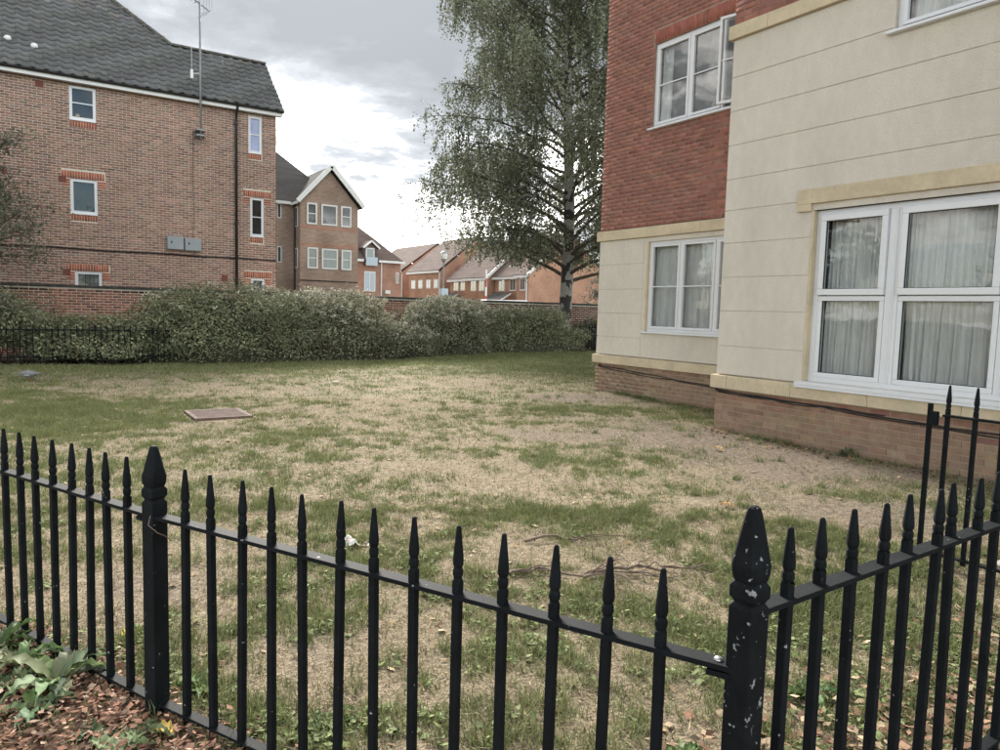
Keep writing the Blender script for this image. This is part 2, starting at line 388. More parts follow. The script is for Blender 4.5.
# ------------------------------------------------------------------ ground
FA, FB, FC = np.array([-0.13, 4.136]), np.array([0.385, 3.005]), np.array([1.385, 1.045])   # front railings in plan
FD = np.array([4.60, 1.19])
def outside(x, y):      # >0 on the pavement side of the railings
    d1 = (FB-FA)/np.linalg.norm(FB-FA); d2 = (FC-FB)/np.linalg.norm(FC-FB)
    s1 = (x-FB[0])*d1[1]-(y-FB[1])*d1[0]; s2 = (x-FB[0])*d2[1]-(y-FB[1])*d2[0]
    s = np.where(y > FB[1], s1, s2)
    d3 = (FD-FC)/np.linalg.norm(FD-FC); s3 = (x-FC[0])*d3[1]-(y-FC[1])*d3[0]
    return np.where(x > FC[0], s3, np.maximum(s, s3*0-9) )
def gz(x, y):
    x = np.asarray(x, float); y = np.asarray(y, float)
    lump = (fbm(x, y, 0.55, 3)-0.5)*0.10*sstep(2, 7, np.hypot(x, y)) + (fbm(x, y, 3.2, 5, 3)-0.5)*0.022
    return lump*(1-sstep(23, 26, y))*(1-sstep(7.2, 8.0, x)*(1-sstep(7, 8, y))*0.7) + 0.12*sstep(15, 21, y)*sstep(8, 14, x)
GREEN = [(0.83,11.97,1.9,1.5,.75),(0.28,10.29,1.3,.8,.65),(11.86,16.2,3.2,2.6,.6),(4.73,6.33,.52,.34,2.0),(4.6,17.2,3.2,1.0,.4),(3.37,4.68,.34,.36,.7),
         (3.3,5.3,.3,.3,.5),(3.6,1.9,1.1,.8,.6),(6.85,7.9,.9,.5,.45),(8.2,9.0,1.2,1.1,.35),(3.66,3.53,.15,.13,.9),(8.0,5.5,.5,1.6,.25),(2.1,2.7,.8,.5,.25),
         (1.2,6.8,1.2,.6,.4),(2.7,8.6,1.0,.4,.35),(5.6,8.8,1.2,.4,.35),(-1,14.5,2.0,1.0,.4),(7.3,10.6,1.6,.8,.4),(1.6,4.1,.7,.5,.35),(5.1,4.9,.3,.18,.5),(6.2,5.8,.4,.2,.4)]
SOIL = [(7.2,6.6,1.5,1.2,.9),(7.1,4.6,1.1,1.1,.9),(5.7,3.4,1.2,.6,.75),(8.3,10.6,1.4,1.0,.6),(.45,4.4,.55,.5,.6),(5.5,7.6,1.3,.5,.45),(1.0,3.2,.5,.5,.35),(7.6,8.4,1.2,.6,.5)]
DRY = [(3.8,9.7,2.3,1.3,.5),(3.3,5.9,1.6,1.0,.55),(3.4,13.8,3.0,1.0,.5),(8.5,14.0,2.5,1.4,.35),(3.0,3.7,.8,.5,.4),(5.0,11.5,2,1,.35)]
def fields(x, y):
    g = 0.50 + 0*x; s = 0.0*x
    for cx, cy, a, b, wt in GREEN: g = g + 0.44*wt*ellip(x, y, cx, cy, a, b)
    for cx, cy, a, b, wt in DRY: g = g - wt*0.75*ellip(x, y, cx, cy, a, b)
    for cx, cy, a, b, wt in SOIL:
        e = 1.2*wt*ellip(x, y, cx, cy, a, b); s = s + e; g = g - 0.35*e
    g = g + 0.48*sstep(16.8, 19.0, y) + 0.30*sstep(9, 13, x)*sstep(11, 14, y)
    g = g + (fbm(x, y, 0.75, 11)-0.5)*0.5 + (fbm(x, y, 3.6, 21)-0.5)*1.45 + (fbm(x, y, 13, 31, 3)-0.5)*1.25
    s = s + (fbm(x, y, 1.3, 41)-0.5)*0.9 + (fbm(x, y, 6, 51, 3)-0.5)*0.5
    o = outside(x, y); chips = sstep(-0.18, 0.10, o + (fbm(x, y, 2.5, 61)-0.5)*0.35)
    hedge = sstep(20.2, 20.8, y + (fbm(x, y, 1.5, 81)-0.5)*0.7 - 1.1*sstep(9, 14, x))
    base = sstep(7.75, 8.15, x+0.3*(fbm(x, y, 4, 91)-0.5))*(y < 7.1)
    return np.clip(g, 0, 1), np.clip(np.maximum(np.maximum(s, base*0.7), hedge), 0, 1), chips, hedge

def axis(segs):
    out_ = []
    for a, b, st in segs: out_ += list(np.arange(a, b, st))
    return np.array(out_+[segs[-1][1]])
xs = axis([(-900,-100,100),(-100,-20,10),(-20,-4,0.8),(-4,10,0.075),(10,22,0.16),(22,60,2),(60,150,15),(150,900,150)])
ys = axis([(-900,-100,100),(-100,-10,15),(-10,0.4,0.5),(0.4,8,0.075),(8,21.5,0.15),(21.5,26,0.5),(26,100,6),(100,200,25),(200,1500,200)])
gx, gy = np.meshgrid(xs, ys); fx_, fy_ = gx.ravel(), gy.ravel()
near = (fx_ > -15) & (fx_ < 25) & (fy_ > -8) & (fy_ < 26)
g_, s_, c_, h_ = fields(fx_, fy_)
dryc, grc, soilc, chipc = np.array([.25,.207,.146]), np.array([.120,.142,.068]), np.array([.195,.160,.122]), np.array([.105,.062,.042])
k = 0.8*sstep(0.18, 0.98, g_)[:, None]; col = dryc*(1-k)+grc*k
k = sstep(0.25, 0.8, s_)[:, None]; col = col*(1-k)+soilc*k
k = .55*sstep(5.5, 2.2, np.hypot(fx_, fy_))[:, None]; col = col*(1-k)+np.array([.185,.15,.105])*k
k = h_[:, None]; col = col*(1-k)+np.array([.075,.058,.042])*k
k = c_[:, None]; col = col*(1-k)+chipc*k
col[~near] = (.12, .12, .075)
zz = np.where(near, gz(fx_, fy_), 0.0)
nx, ny = len(xs), len(ys); ii = np.arange(nx*ny).reshape(ny, nx)
quads = np.stack([ii[:-1,:-1], ii[:-1,1:], ii[1:,1:], ii[1:,:-1]], -1).reshape(-1, 4)
ground = mesh_np('ground', np.stack([fx_, fy_, zz], 1), quads, 'ground', None, col, origin=np.zeros(3), smooth=True); tag(ground, kind='structure')

# paved strip by the house entrance
mb = MB(); mb.box((5.25, -5, -0.1), (6.45, 2.12, 0.045)); pth = mb.build('path', 'concrete', bevel=0.008); tag(pth, kind='structure')

# ------------------------------------------------------------------ grass and litter
def in_view(x, y, margin=0.06):
    d = x*sin(yaw)+y*cos(yaw); l = x*cos(yaw)-y*sin(yaw)
    return (d > 1.5) & (np.abs(l) < d*(0.69+margin)+0.35)
def solid(x, y):
    return ((x > 8.13) & (y < 7.05)) | ((x > 9.85) & (y < 11.6)) | ((x > 5.2) & (x < 6.5) & (y < 2.15)) | ((x > 1.8) & (x < 2.64) & (y > 10.28) & (y < 11.25))
def blades(name, n, dmin, dmax, hmul, wid, nseg, label, line=None, tuft=False):
    d = np.sqrt(rng.uniform(dmin**2, dmax**2, n*2)); l = rng.uniform(-1, 1, n*2)*(d*0.74+0.3)
    x = d*sin(yaw)+l*cos(yaw); y = d*cos(yaw)-l*sin(yaw)
    if line is not None: x, y = line; n = len(x)//2
    g, s, c, h = fields(x, y)
    dens = 0.42 + 0.58*sstep(0.2, 0.8, g); dens *= 1-0.80*sstep(0.3, 0.85, s); dens *= 1-0.9*c; dens *= 1-h
    keep = (rng.random(n*2) < dens) & ~solid(x, y) & (y < 22.5)
    if line is not None: g = np.maximum(g, .35); keep = (rng.random(n*2) < sstep(.35, .75, fbm(x, y, 2.0, 66)))
    if tuft: g = 0*x+.95; keep = x > -99
    x, y, g, s = x[keep], y[keep], g[keep], s[keep]; m = len(x)
    z = gz(x, y)-0.004
    isg = rng.random(m) < sstep(0.12, 0.95, g)*0.92+0.05
    hh = (rng.gamma(4, 0.0062, m)+0.007)*hmul*np.where(isg, 0.75+0.65*g, 0.8)*(0.65+0.7*fbm(x, y, 2.2, 44))
    a = rng.uniform(0, 2*pi, m); lean = hh*np.abs(rng.normal(0.55, 0.4, m))*np.where(isg, 1.0, 1.7); hh = hh*np.where(isg, 1, 0.62)
    b = a+pi/2+rng.normal(0, 0.5, m); wv = wid*rng.uniform(0.6, 1.3, m)
    gcol = np.array([.148,.176,.080])*(1+rng.normal(0, .22, (m, 1)))+np.array([.07,.045,.005])*rng.random((m, 1))**2
    dcol = np.array([.385,.322,.222])*(1+rng.normal(0, .30, (m, 1)))
    col = np.clip(np.where(isg[:, None], gcol, dcol), .01, .8)
    P0 = np.stack([x, y, z], 1); W = np.stack([np.cos(b)*wv, np.sin(b)*wv, 0*x], 1)*0.5; D = np.stack([np.cos(a), np.sin(a), 0*x], 1)
    tip = P0 + D*lean[:, None] + np.array([0, 0, 1])*hh[:, None]
    if nseg == 1:
        V = np.stack([P0-W, P0+W, tip], 1); F = np.arange(m*3).reshape(m, 3); fl = F; kk = 3
    else:
        mid = P0 + D*(lean*0.30)[:, None] + np.array([0, 0, 1])*(hh*0.62)[:, None]
        V = np.stack([P0-W, P0+W, mid+W*0.8, mid-W*0.8, tip], 1); bse = (np.arange(m)*5)[:, None]; kk = 5
        fl = [bse+np.array([0, 1, 2, 3]), bse+np.array([3, 2, 4])]
    o = mesh_np(name, V.reshape(-1, 3), fl, 'grass', None, np.repeat(col, kk, 0), origin=np.zeros(3))
    tag(o, label, 'grass', kind='stuff'); return o
blades('grass', 190000, 1.9, 6.0, 1.0, 0.0040, 2, 'short patchy green and straw grass blades just inside the front railings')
blades('grass', 260000, 6.0, 12.5, 1.05, 0.0075, 1, 'sparse drought-bleached grass across the middle of the lawn')
blades('grass', 170000, 12.5, 28.0, 1.25, 0.014, 1, 'greener lawn grass running up to the hedge')

# separate fresh tufts
nt_ = 750; td = np.sqrt(rng.uniform(2.2**2, 15**2, nt_)); tl = rng.uniform(-1, 1, nt_)*td*.72; tx = td*sin(yaw)+tl*cos(yaw); ty = td*cos(yaw)-tl*sin(yaw)
tg, ts, tcc, thh = fields(tx, ty); kp = (rng.random(nt_) < .25+tg*.7) & (tcc < .3) & ~solid(tx, ty); tx, ty = tx[kp], ty[kp]
tr_ = np.repeat(rng.uniform(.025, .10, len(tx)), 70); tx = np.repeat(tx, 70)+rng.normal(0, 1, len(tr_))*tr_; ty = np.repeat(ty, 70)+rng.normal(0, 1, len(tr_))*tr_*.8; kp = ~solid(tx, ty); tx, ty = tx[kp], ty[kp]
tx, ty = tx[:len(tx)//2*2], ty[:len(tx)//2*2]
blades('grass', 1, 0, 1, 1.35, 0.0065, 1, 'fresh bright green grass tufts dotted over the dry lawn', line=(tx, ty), tuft=True)
ly = rng.uniform(1.5, 7.0, 9000); lx = 8.12-np.abs(rng.normal(0, .05, 9000)); ly2 = rng.uniform(7.1, 11.7, 9000); lx2 = 9.83-np.abs(rng.normal(0, .05, 9000))
blades('grass', 9000, 0, 1, 1.5, 0.008, 1, 'ragged grass fringe along the foot of the brick plinth', line=(np.concatenate([lx, lx2]), np.concatenate([ly, ly2])))

def flakes(name, x, y, size, cols, label, cat, lift=0.012, curl=0.4, elong=2.2):
    m = len(x); z = gz(x, y)+rng.uniform(0.002, lift, m); a = rng.uniform(0, 2*pi, m)
    L_ = size*rng.uniform(.5, 1.4, m); W_ = L_/elong*rng.uniform(.6, 1.4, m)
    ax = np.stack([np.cos(a), np.sin(a), rng.normal(0, .22, m)], 1); bx_ = np.stack([-np.sin(a), np.cos(a), rng.normal(0, .28, m)], 1)
    c = np.stack([x, y, z], 1); upv = np.array([0, 0, 1])[None]
    cu = (L_*curl*rng.uniform(.0, .5, m))[:, None]
    V = np.stack([c-ax*L_[:, None]/2, c-bx_*W_[:, None]/2+upv*cu*.3, c+bx_*W_[:, None]/2+upv*cu*.35, c+ax*L_[:, None]/2+upv*cu], 1)
    bse = (np.arange(m)*4)[:, None]
    F = np.concatenate([bse+np.array([0, 1, 2]), bse+np.array([1, 3, 2])])
    cs = np.array(cols)[rng.integers(0, len(cols), m)]*(1+rng.normal(0, .2, (m, 1)))
    o = mesh_np(name, V.reshape(-1, 3), F, 'litter', None, np.repeat(np.clip(cs, .01, .9), 4, 0), origin=np.zeros(3))
    tag(o, label, cat, kind='stuff'); return o
# bark chips in the bed by the pavement
x = rng.uniform(-2.0, 2.6, 60000); y = rng.uniform(0.9, 5.6, 60000); g, s, c, h = fields(x, y)
kp = (rng.random(60000) < c*1.1) & in_view(x, y, .12); x, y = x[kp], y[kp]
flakes('bark_chips', x[:26000], y[:26000], 0.034, [(.27,.14,.095),(.18,.105,.075),(.34,.20,.135),(.12,.08,.06),(.42,.30,.22),(.22,.115,.08)],
       'reddish brown bark chips strewn on the bed outside the front railings', 'bark chips', 0.03)
# small broad-leaved ground cover in the near lawn
d = np.sqrt(rng.uniform(1.8**2, 5.5**2, 9000)); l = rng.uniform(-1, 1, 9000)*d*.74; cx_ = d*sin(yaw)+l*cos(yaw); cy_ = d*cos(yaw)-l*sin(yaw)
g, s, c, h = fields(cx_, cy_); kp = (rng.random(9000) < sstep(.45, 1.1, g+.5*(fbm(cx_, cy_, 1.7, 77)-.4))*sstep(6.0, 3.0, d)) & ~solid(cx_, cy_) & (c < .5); cx_, cy_ = cx_[kp], cy_[kp]
x = np.repeat(cx_, 6)+rng.normal(0, .022, len(cx_)*6); y = np.repeat(cy_, 6)+rng.normal(0, .022, len(cx_)*6)
flakes('ground_cover', x, y, 0.034, [(.15,.185,.075),(.18,.22,.10),(.12,.155,.06),(.20,.23,.115)], 'small fresh green weed leaves spreading through the grass near the railings', 'ground cover', 0.028, elong=2.0)
# leaf litter through the lawn
d = np.sqrt(rng.uniform(1.8**2, 20**2, 5200)); l = rng.uniform(-1, 1, 5200)*d*.74; x = d*sin(yaw)+l*cos(yaw); y = d*cos(yaw)-l*sin(yaw); kp = ~solid(x, y); x, y = x[kp], y[kp]
flakes('fallen_leaves', x, y, 0.045, [(.24,.15,.09),(.30,.21,.13),(.19,.115,.07),(.36,.29,.19)], 'small dry brown leaves and bits scattered over the lawn', 'leaves', 0.02, elong=1.7)
x = rng.uniform(1.5, 4.5, 2600); y = 1.12+np.abs(rng.normal(0, .30, 2600)); 
flakes('fallen_leaves', x, y, 0.05, [(.21,.12,.08),(.27,.175,.115),(.15,.09,.06),(.34,.26,.175)], 'curled brown leaves gathered along the foot of the side railings', 'leaves', 0.035, elong=1.8)
x = rng.uniform(6.6, 8.12, 1500); y = rng.uniform(2.0, 7.0, 1500); kp = rng.random(1500) < sstep(7.3, 8.1, x); x, y = x[kp], y[kp]
flakes('fallen_leaves', x, y, 0.05, [(.24,.12,.07),(.34,.20,.11),(.16,.09,.055),(.10,.07,.05)], 'drift of brown leaves along the brick plinth', 'leaves', 0.03, elong=1.6)

# ------------------------------------------------------------------ iron railings
def ring(c, ex, ey, hw, ch, z):       # chamfered square ring
    pts = []
    for sx, sy, fl in ((1,1,0),(-1,1,1),(-1,-1,0),(1,-1,1)):
        p1 = (sx*hw, sy*(hw-ch)); p2 = (sx*(hw-ch), sy*hw)
        for q in ((p1, p2) if not fl else (p2, p1)): pts.append((c[0]+ex[0]*q[0]+ey[0]*q[1], c[1]+ex[1]*q[0]+ey[1]*q[1], z))
    return pts
def bar_mesh(ex, ey, zb, zr, top):
    mb = MB(); o = (0, 0)
    zt = zr+0.012
    prof = [(zb,.0125,.002),(zt+.028,.0125,.002),(zt+.034,.0125,.005)]
    rings = [ring(o, ex, ey, h, c, z) for z, h, c in prof]
    k = (top-zt)/0.19
    for z, r in ((.034,.0125),(.038,.0112),(.042,.0125),(.047,.0142),(.060,.0142),(.065,.0125),(.069,.0110),(.073,.0128),(.079,.0146),(.092,.0148),(.12,.0125),(.155,.0092),(.184,.0066),(.188,.0055),(.190,.003)):
        z = zt+z*k; rings.append(ring(o, ex, ey, r, r*0.58, z))
    mb.loft(rings); return mb
def post_mesh(ex, ey, zb, zg, top):
    mb = MB(); o = (0, 0); H_ = top-zg
    prof = [(zb,.033,.003),(zg-.012,.033,.003),(zg-.005,.030,.006),(zg,.027,.006),(zg+.006,.030,.006),(zg+.013,.034,.004),(zg+.038,.034,.004),(zg+.045,.031,.006),(zg+.050,.028,.007),
            (zg+.054,.030,.006),(zg+.070,.0335,.007),(zg+.090,.0350,.009),(zg+H_*.56,.0300,.010),(zg+H_*.78,.0220,.009),(zg+H_*.93,.0155,.007),(zg+H_*.975,.0125,.006),(zg+H_*.995,.0085,.004),(top,.004,.002)]
    mb.loft([ring(o, ex, ey, h, c, z) for z, h, c in prof]); return mb
def railing(name, label, A, B, zr, ztop, spacing, n, first, posts, zbot, zb=0.0):
    A = Vector((*A, 0)); B = Vector((*B, 0)); d = (B-A).normalized(); ex, ey = (d.x, d.y), (-d.y, d.x)
    root = empty(name, (A.x, A.y, 0), label, 'railing')
    L_ = (B-A).length
    mb = MB(); mb.bar(A+Vector((0, 0, zr)), B+Vector((0, 0, zr)), 0.050, 0.014); mb.build('top_rail', 'iron', root, bevel=0.0015)
    mb = MB(); mb.bar(A+Vector((0, 0, zbot)), B+Vector((0, 0, zbot)), 0.042, 0.011); mb.build('bottom_rail', 'iron', root, bevel=0.0015)
    proto = None
    for i in range(n):
        p = A+d*(first+spacing*i)
        if proto is None:
            proto = bar_mesh(ex, ey, zb-0.0, zr, ztop).build('bar', 'iron', root, origin=(0, 0, 0)); WLOC[proto] = p.copy(); proto.location = p-WLOC[root]; proto.rotation_euler = (random.gauss(0,.004), random.gauss(0,.004), 0)
        else:
            o = copy_obj(proto, root, p); o.rotation_euler = (random.gauss(0,.006), random.gauss(0,.006), 0)
    for (t, zg, top) in posts:
        p = A+d*t; po = post_mesh(ex, ey, -0.05, zg, top).build('post', 'iron_worn' if top > 1.1 else 'iron', root, origin=(0, 0, 0)); WLOC[po] = p.copy(); po.location = p-WLOC[root]
    return root, d
dL = Vector((*(FB-FA), 0)).normalized()
LA = (FB[0]-dL.x*2.62, FB[1]-dL.y*2.62)
railing('iron_railing', 'black spiked iron railing panel beside the bark bed and broad-leaved weeds', LA, FB, 0.78, 0.985, 0.146, 17, 2.62-0.185-0.146*16, [(0.0, .845, 1.05)], 0.035)
Lm = float(np.linalg.norm(FC-FB))
ra, dB = railing('iron_railing', 'black spiked iron railing panel between the two large spear-topped posts', FB, FC, 0.78, 0.985, (Lm-0.19-0.19)/12, 13, 0.18, [(0.0, .845, 1.052)], 0.035)
rc_, dC = railing('iron_railing', 'black spiked side railing with the tall paint-chipped corner post', FC, FD, 0.92, 1.10, 0.1535, 20, 0.150, [(0.0, .945, 1.172)], 0.10)
# bolted bracket where the lower panel meets the corner post
mb = MB(); e = Vector((*FC, 0)); mb.bar(e-dB*0.085+Vector((0, 0, .762)), e-dB*0.030+Vector((0, 0, .762)), 0.05, 0.014); mb.build('bracket', 'iron', ra, bevel=.002)
mb = MB(); c0 = e-dB*0.062+Vector((0, 0, .785)); mb.tube([c0, c0+Vector((0, 0, .006)), c0+Vector((0, 0, .010))], [.012, .011, .006], 10); mb.build('bolt', 'bolt_metal', ra, smooth=True)
mb = MB(); e = Vector((*FB, 0)); mb.bar(e-dL*0.085+Vector((0, 0, .762)), e-dL*0.03+Vector((0, 0, .762)), .05, .014); mb.build('bracket', 'iron', ra)
# dead tendril caught on the middle post
mb = MB(); p = e+Vector((-.02, -.035, .79)); mb.tube([p, p+Vector((-.01,-.02,-.03)), p+Vector((.02,-.035,-.06)), p+Vector((.045,-.03,-.075)), p+Vector((.07,-.03,-.10))], .0018, 5)
tag(mb.build('dry_tendril', 'dead_twig'), 'thin dry plant tendril caught on the spear-topped post by the bark bed', 'twig')
# gate/fence by the house path
ga = Vector((5.0, 2.36, 0)); gb = Vector((5.0, -1.2, 0))
root, _ = railing('iron_gate', 'tall slender iron gate and railing beside the concrete path to the house', (5.0, 2.36), (5.0, -1.2), 1.0, 1.2, 0.165, 21, 0.02, [], 0.08, 0.05)
mb = MB(); mb.box((4.988, 2.435, 0), (5.014, 2.462, 1.07)); mb.build('gate_post', 'iron', root, bevel=.002)
mb = MB(); mb.box((4.975, 2.395, .93), (5.015, 2.435, 1.02)); mb.build('latch', 'iron', root, bevel=.003)

# ------------------------------------------------------------------ windows
def window(parent, face, u0, u1, v0, v1, lights, trans=None, curtain=None, fr=0.055, rec=0.05, sill=0.05, sillext=0.06, gl='glass', sashes=True, opened=None, name='window', tb=0.022, bars=True):
    """lights: fractional mullion edges; trans: list (per light) of transom heights v"""
    uc = (u0+u1)/2
    fo = MB(); n0, n1 = -rec-0.06, -rec
    for (a, b, c, d) in ((u0, u1, v0, v0+fr), (u0, u1, v1-fr, v1), (u0, u0+fr, v0+fr, v1-fr), (u1-fr, u1, v0+fr, v1-fr)): face.box(fo, a, b, c, d, n0, n1)
    ed = [u0+fr]+[u0+(u1-u0)*t for t in lights]+[u1-fr]
    for t in ed[1:-1]: face.box(fo, t-fr*.45, t+fr*.45, v0+fr, v1-fr, n0, n1)
    root = fo.build(name, 'upvc', parent, bevel=0.004 if sashes else 0)
    for i, (a, b) in enumerate(zip(ed, ed[1:])):
        a2 = a+(fr*.45 if i else 0); b2 = b-(fr*.45 if i < len(ed)-2 else 0); a2 += .003; b2 -= .003
        sub = [v0+fr+.003] + (list(trans[i]) if trans else []) + [v1-fr-.003]
        for j, (c, d) in enumerate(zip(sub, sub[1:])):
            s = MB(); sw = 0.045 if sashes else 0.02
            nn0, nn1 = -rec-0.045, -rec+0.012
            q = 0.0
            for (e1, e2, e3, e4) in ((a2, b2, c, c+sw), (a2, b2, d-sw, d), (a2, a2+sw, c+sw, d-sw), (b2-sw, b2, c+sw, d-sw)): face.box(s, e1, e2, e3, e4, nn0, nn1)
            if bars and (not trans or not trans[i]): 
                vm = (c+d)/2; face.box(s, a2+sw, b2-sw, vm-tb/2, vm+tb/2, -rec-.020, -rec+.003)
            sash = s.build('sash', 'upvc', root, bevel=0.004 if sashes else 0)
            p = MB(); face.box(p, a2+sw-.004, b2-sw+.004, c+sw-.004, d-sw+.004, -rec-.032, -rec-.026); pane = p.build('pane', gl, root)
            if opened == i:
                hinge = Vector(face.P(a2, 0, -rec+.012))
                for o in (sash, pane):
                    ang = R_(13 if face.k == 'x' else -13)
                    wl = WLOC[o]; rel = wl-Vector((hinge.x, hinge.y, wl.z)); rr = Matrix.Rotation(ang, 3, 'Z') @ rel
                    o.location = Vector((hinge.x, hinge.y, wl.z))+rr-WLOC[root]; o.rotation_euler = (0, 0, ang)
    if sill:
        s = MB(); face.box(s, u0-sillext, u1+sillext, v0-.035, v0-.002, -rec-.03, sill); s.build('sill', 'upvc', root, bevel=.006 if sashes else 0)
    if curtain:
        for (a, b, dens) in curtain:
            m = 160 if (b-a) > .8 else 60; t = np.linspace(0, 1, m); uu = a+(b-a)*t
            ph = np.cumsum(rng.uniform(.4, 1.6, m))*dens*(b-a)*2*pi/m*7
            nnv = -rec-.115+.022*np.sin(ph)+.010*np.sin(ph*2.3+1)
            rows = np.linspace(v0+.02, v1-.03, 9); V = []
            for kx, vv in enumerate(rows):
                drift = .035*np.sin(t*9+kx*.5)*(1-kx/8)*.6
                for q in range(m): V.append(face.P(uu[q]+drift[q], vv, nnv[q]*1.0-.004*kx*np.sin(ph[q]*.5)))
            idx = np.arange(9*m).reshape(9, m); F = np.stack([idx[:-1,:-1], idx[:-1,1:], idx[1:,1:], idx[1:,:-1]], -1).reshape(-1, 4)
            mesh_np('curtain', np.array(V), F, 'curtain', root, smooth=True)
    return root

# ------------------------------------------------------------------ cream and brick apartment building (right)
apt = empty('apartment_building', (8.2, 6.9, 0), 'apartment block of cream render and red brick with stone bands beside the lawn', 'building')
CX, BX = 8.2, 9.9
fc, fb = Face('x', CX), Face('x', BX)
CY0, CY1, BY0, BY1 = -6.0, 6.965, 6.5, 11.59
win_c = (3.30-1.05, 5.585, .825, 2.95); win_cu = (2.2, 4.72, 4.835, 6.2)
win_b = (7.72, 10.20, 1.29, 2.985); win_bu = (7.75, 10.25, 5.09, 6.62)
# solid core whose dark colour stands in for unlit rooms
mb = MB(); mb.box((CX+.30, CY0, 0), (CX+9, CY1-.12, 9.6)); mb.box((BX+.30, BY0, 0), (BX+8, BY1-.12, 9.6)); mb.build('core', 'unlit_room', apt)
mb = MB()
for a in cells(CY0, CY1-.02, .02, .60, []): fc.box(mb, *a, -.28, -.005)
mb.box((CX+.29, CY1-.12, .02), (BX+.5, CY1-.02, .6))
pl = mb.build('plinth', 'mortar_plinth', apt)
mb = MB()
for a in cells(BY0, BY1-.02, .0, .60, []): fb.box(mb, *a, -.28, -.005)
mb.box((BX+.29, BY1-.12, 0), (BX+8, BY1-.02, .6)); plb = mb.build('plinth', 'mortar_plinth', apt)
redp = palette([(.25,.135,.102),(.27,.15,.112),(.235,.125,.098)], [3,2,2], .07)
buffp = palette([(.285,.20,.142),(.30,.215,.15),(.27,.185,.132)], [3,2,2], .06)
def plinth_col(rc, lim):      # lower courses stained buff
    pr = 1/(1+math.exp(-(lim-rc[2]+random.gauss(0, .06))*18))
    pr = min(1, max(0, pr+random.gauss(0, .12))); return buffp(np.zeros((1, 4)))[0]*pr+redp(np.zeros((1, 4)))[0]*(1-pr)
cnt = 0
near_r = [r for r in brick_rects(CY0, CY1, .0, .60, []) ]
ind = [r for r in near_r if r[1] > 2.6]; rest_stuff = [r for r in near_r if r[1] <= 2.6]
for rc in ind: one_brick(fc, rc, plinth_col(rc, .43), pl); cnt += 1
bricks_mesh('brickwork', fc, rest_stuff, lambda r: np.array([plinth_col(q, .43) for q in r]), pl)
pb = brick_rects(BY0, BY1, .0, .60, [], off=.06); pb.sort(key=lambda r: r[0]); pbv = [r for r in pb if r[1] > 8.2]
take = max(0, 235-cnt)
for rc in pbv[:take]: one_brick(fb, rc, plinth_col(rc, .60), plb); cnt += 1
bricks_mesh('brickwork', fb, pbv[take:]+[r for r in pb if r[1] <= 8.2], lambda r: np.array([plinth_col(q, .60) for q in r]), plb)
# stone ledges and bands, cut into separate stones
def stones(face, u0, u1, v0, v1, n1, pitch, pn, start=0.0, slope=0.0):
    root = None; u = u1
    mbs = []
    first = True
    while u > u0+.02:
        L_ = pitch if not first else (start or pitch); a = max(u-L_, u0); first = False
        mb = MB(); face.box(mb, a+.002, u-.002, v0, v1, -.2, n1)
        if slope: 
            for i, vv in enumerate(mb.v):
                if abs(vv[2]-v1) < 1e-6 and abs(face.P(0, 0, n1)[0]-vv[0]) < 1e-6: mb.v[i] = (vv[0], vv[1], vv[2]-slope)
        o = mb.build(pn, 'stone', apt, bevel=.006); u = a
    return
stones(fc, CY0, CY1+.055, .605, .805, .062, 1.02, 'ledge_stone', .28, .02)
stones(fb, BY0, BY1+.055, .598, .785, .062, 1.02, 'ledge_stone', .24, .02)
stones(fb, BY0, BY1+.05, 3.075, 3.285, .060, 1.30, 'band_stone', .16, .02)
stones(fc, CY0, CY1+.05, 5.375, 5.575, .060, 1.30, 'band_stone', .62, .02)
# rendered bands with recessed joints
JC = [.805, 1.20, 1.69, 2.155, 2.625, 3.075, 3.50, 3.96, 4.42, 4.875, 5.375]
back = MB()
for a in cells(CY0, CY1-.02, .80, 5.40, [win_c, win_cu]): fc.box(back, *a, -.28, -.011)
back.box((CX+.2, CY1-.12, .6), (BX+.5, CY1-.02, 9.6))
wc = back.build('wall', 'mortar', apt)
for z0, z1 in zip(JC, JC[1:]):
    mb = MB()
    for a in cells(CY0, CY1, z0+.005, z1-.005, [win_c, win_cu]): fc.box(mb, *a, -.10, 0)
    mb.build('render_panel', 'render', wc)
JB = [.785, 1.146, 1.623, 2.10, 2.59, 3.075]
back = MB()
for a in cells(BY0, BY1-.02, .78, 3.10, [win_b]): fb.box(back, *a, -.28, -.011)
back.box((BX+.2, BY1-.12, .6), (BX+8, BY1-.02, 9.6))
wb = back.build('wall', 'mortar', apt)
for z0, z1 in zip(JB, JB[1:]):
    a0 = 10.30
    mb = MB(); fb.box(mb, a0+.004, BY1, z0+.005, z1-.005, -.10, 0); mb.build('render_panel', 'render', wb)
mb = MB()
for a in cells(BY0, a0-.004, JB[0]+.005, JB[-1]-.005, [win_b]): fb.box(mb, *a, -.10, 0)
mb.build('render_panel', 'render', wb)
# red brick upper storeys
sold = (win_bu[0]-.2, win_bu[1]+.02, win_bu[3], win_bu[3]+.235)
back = MB()
for a in cells(BY0, BY1-.012, 3.285, 9.6, [win_bu]): fb.box(back, *a, -.28, -.004)
for a in cells(CY0, CY1-.012, 5.575, 9.6, [win_cu]): fc.box(back, *a, -.28, -.004)
wu = back.build('brick_wall', 'mortar_dark', apt)
upp = palette([(.285,.125,.098),(.315,.145,.112),(.25,.112,.092),(.275,.138,.113)], [4,3,2,1], .08)
ub = brick_rects(BY0, BY1, 3.29, 9.5, [win_bu, sold], off=.03)
cb = brick_rects(CY0, CY1, 5.58, 9.5, [win_cu])
vis = [r for r in cb if 5.2 < r[1] and r[2] < 6.1]; vis.sort(key=lambda r: r[2]); vis = vis[:25]
for rc in vis: one_brick(fc, rc, upp(np.zeros((1, 4)))[0], wu); cnt += 1
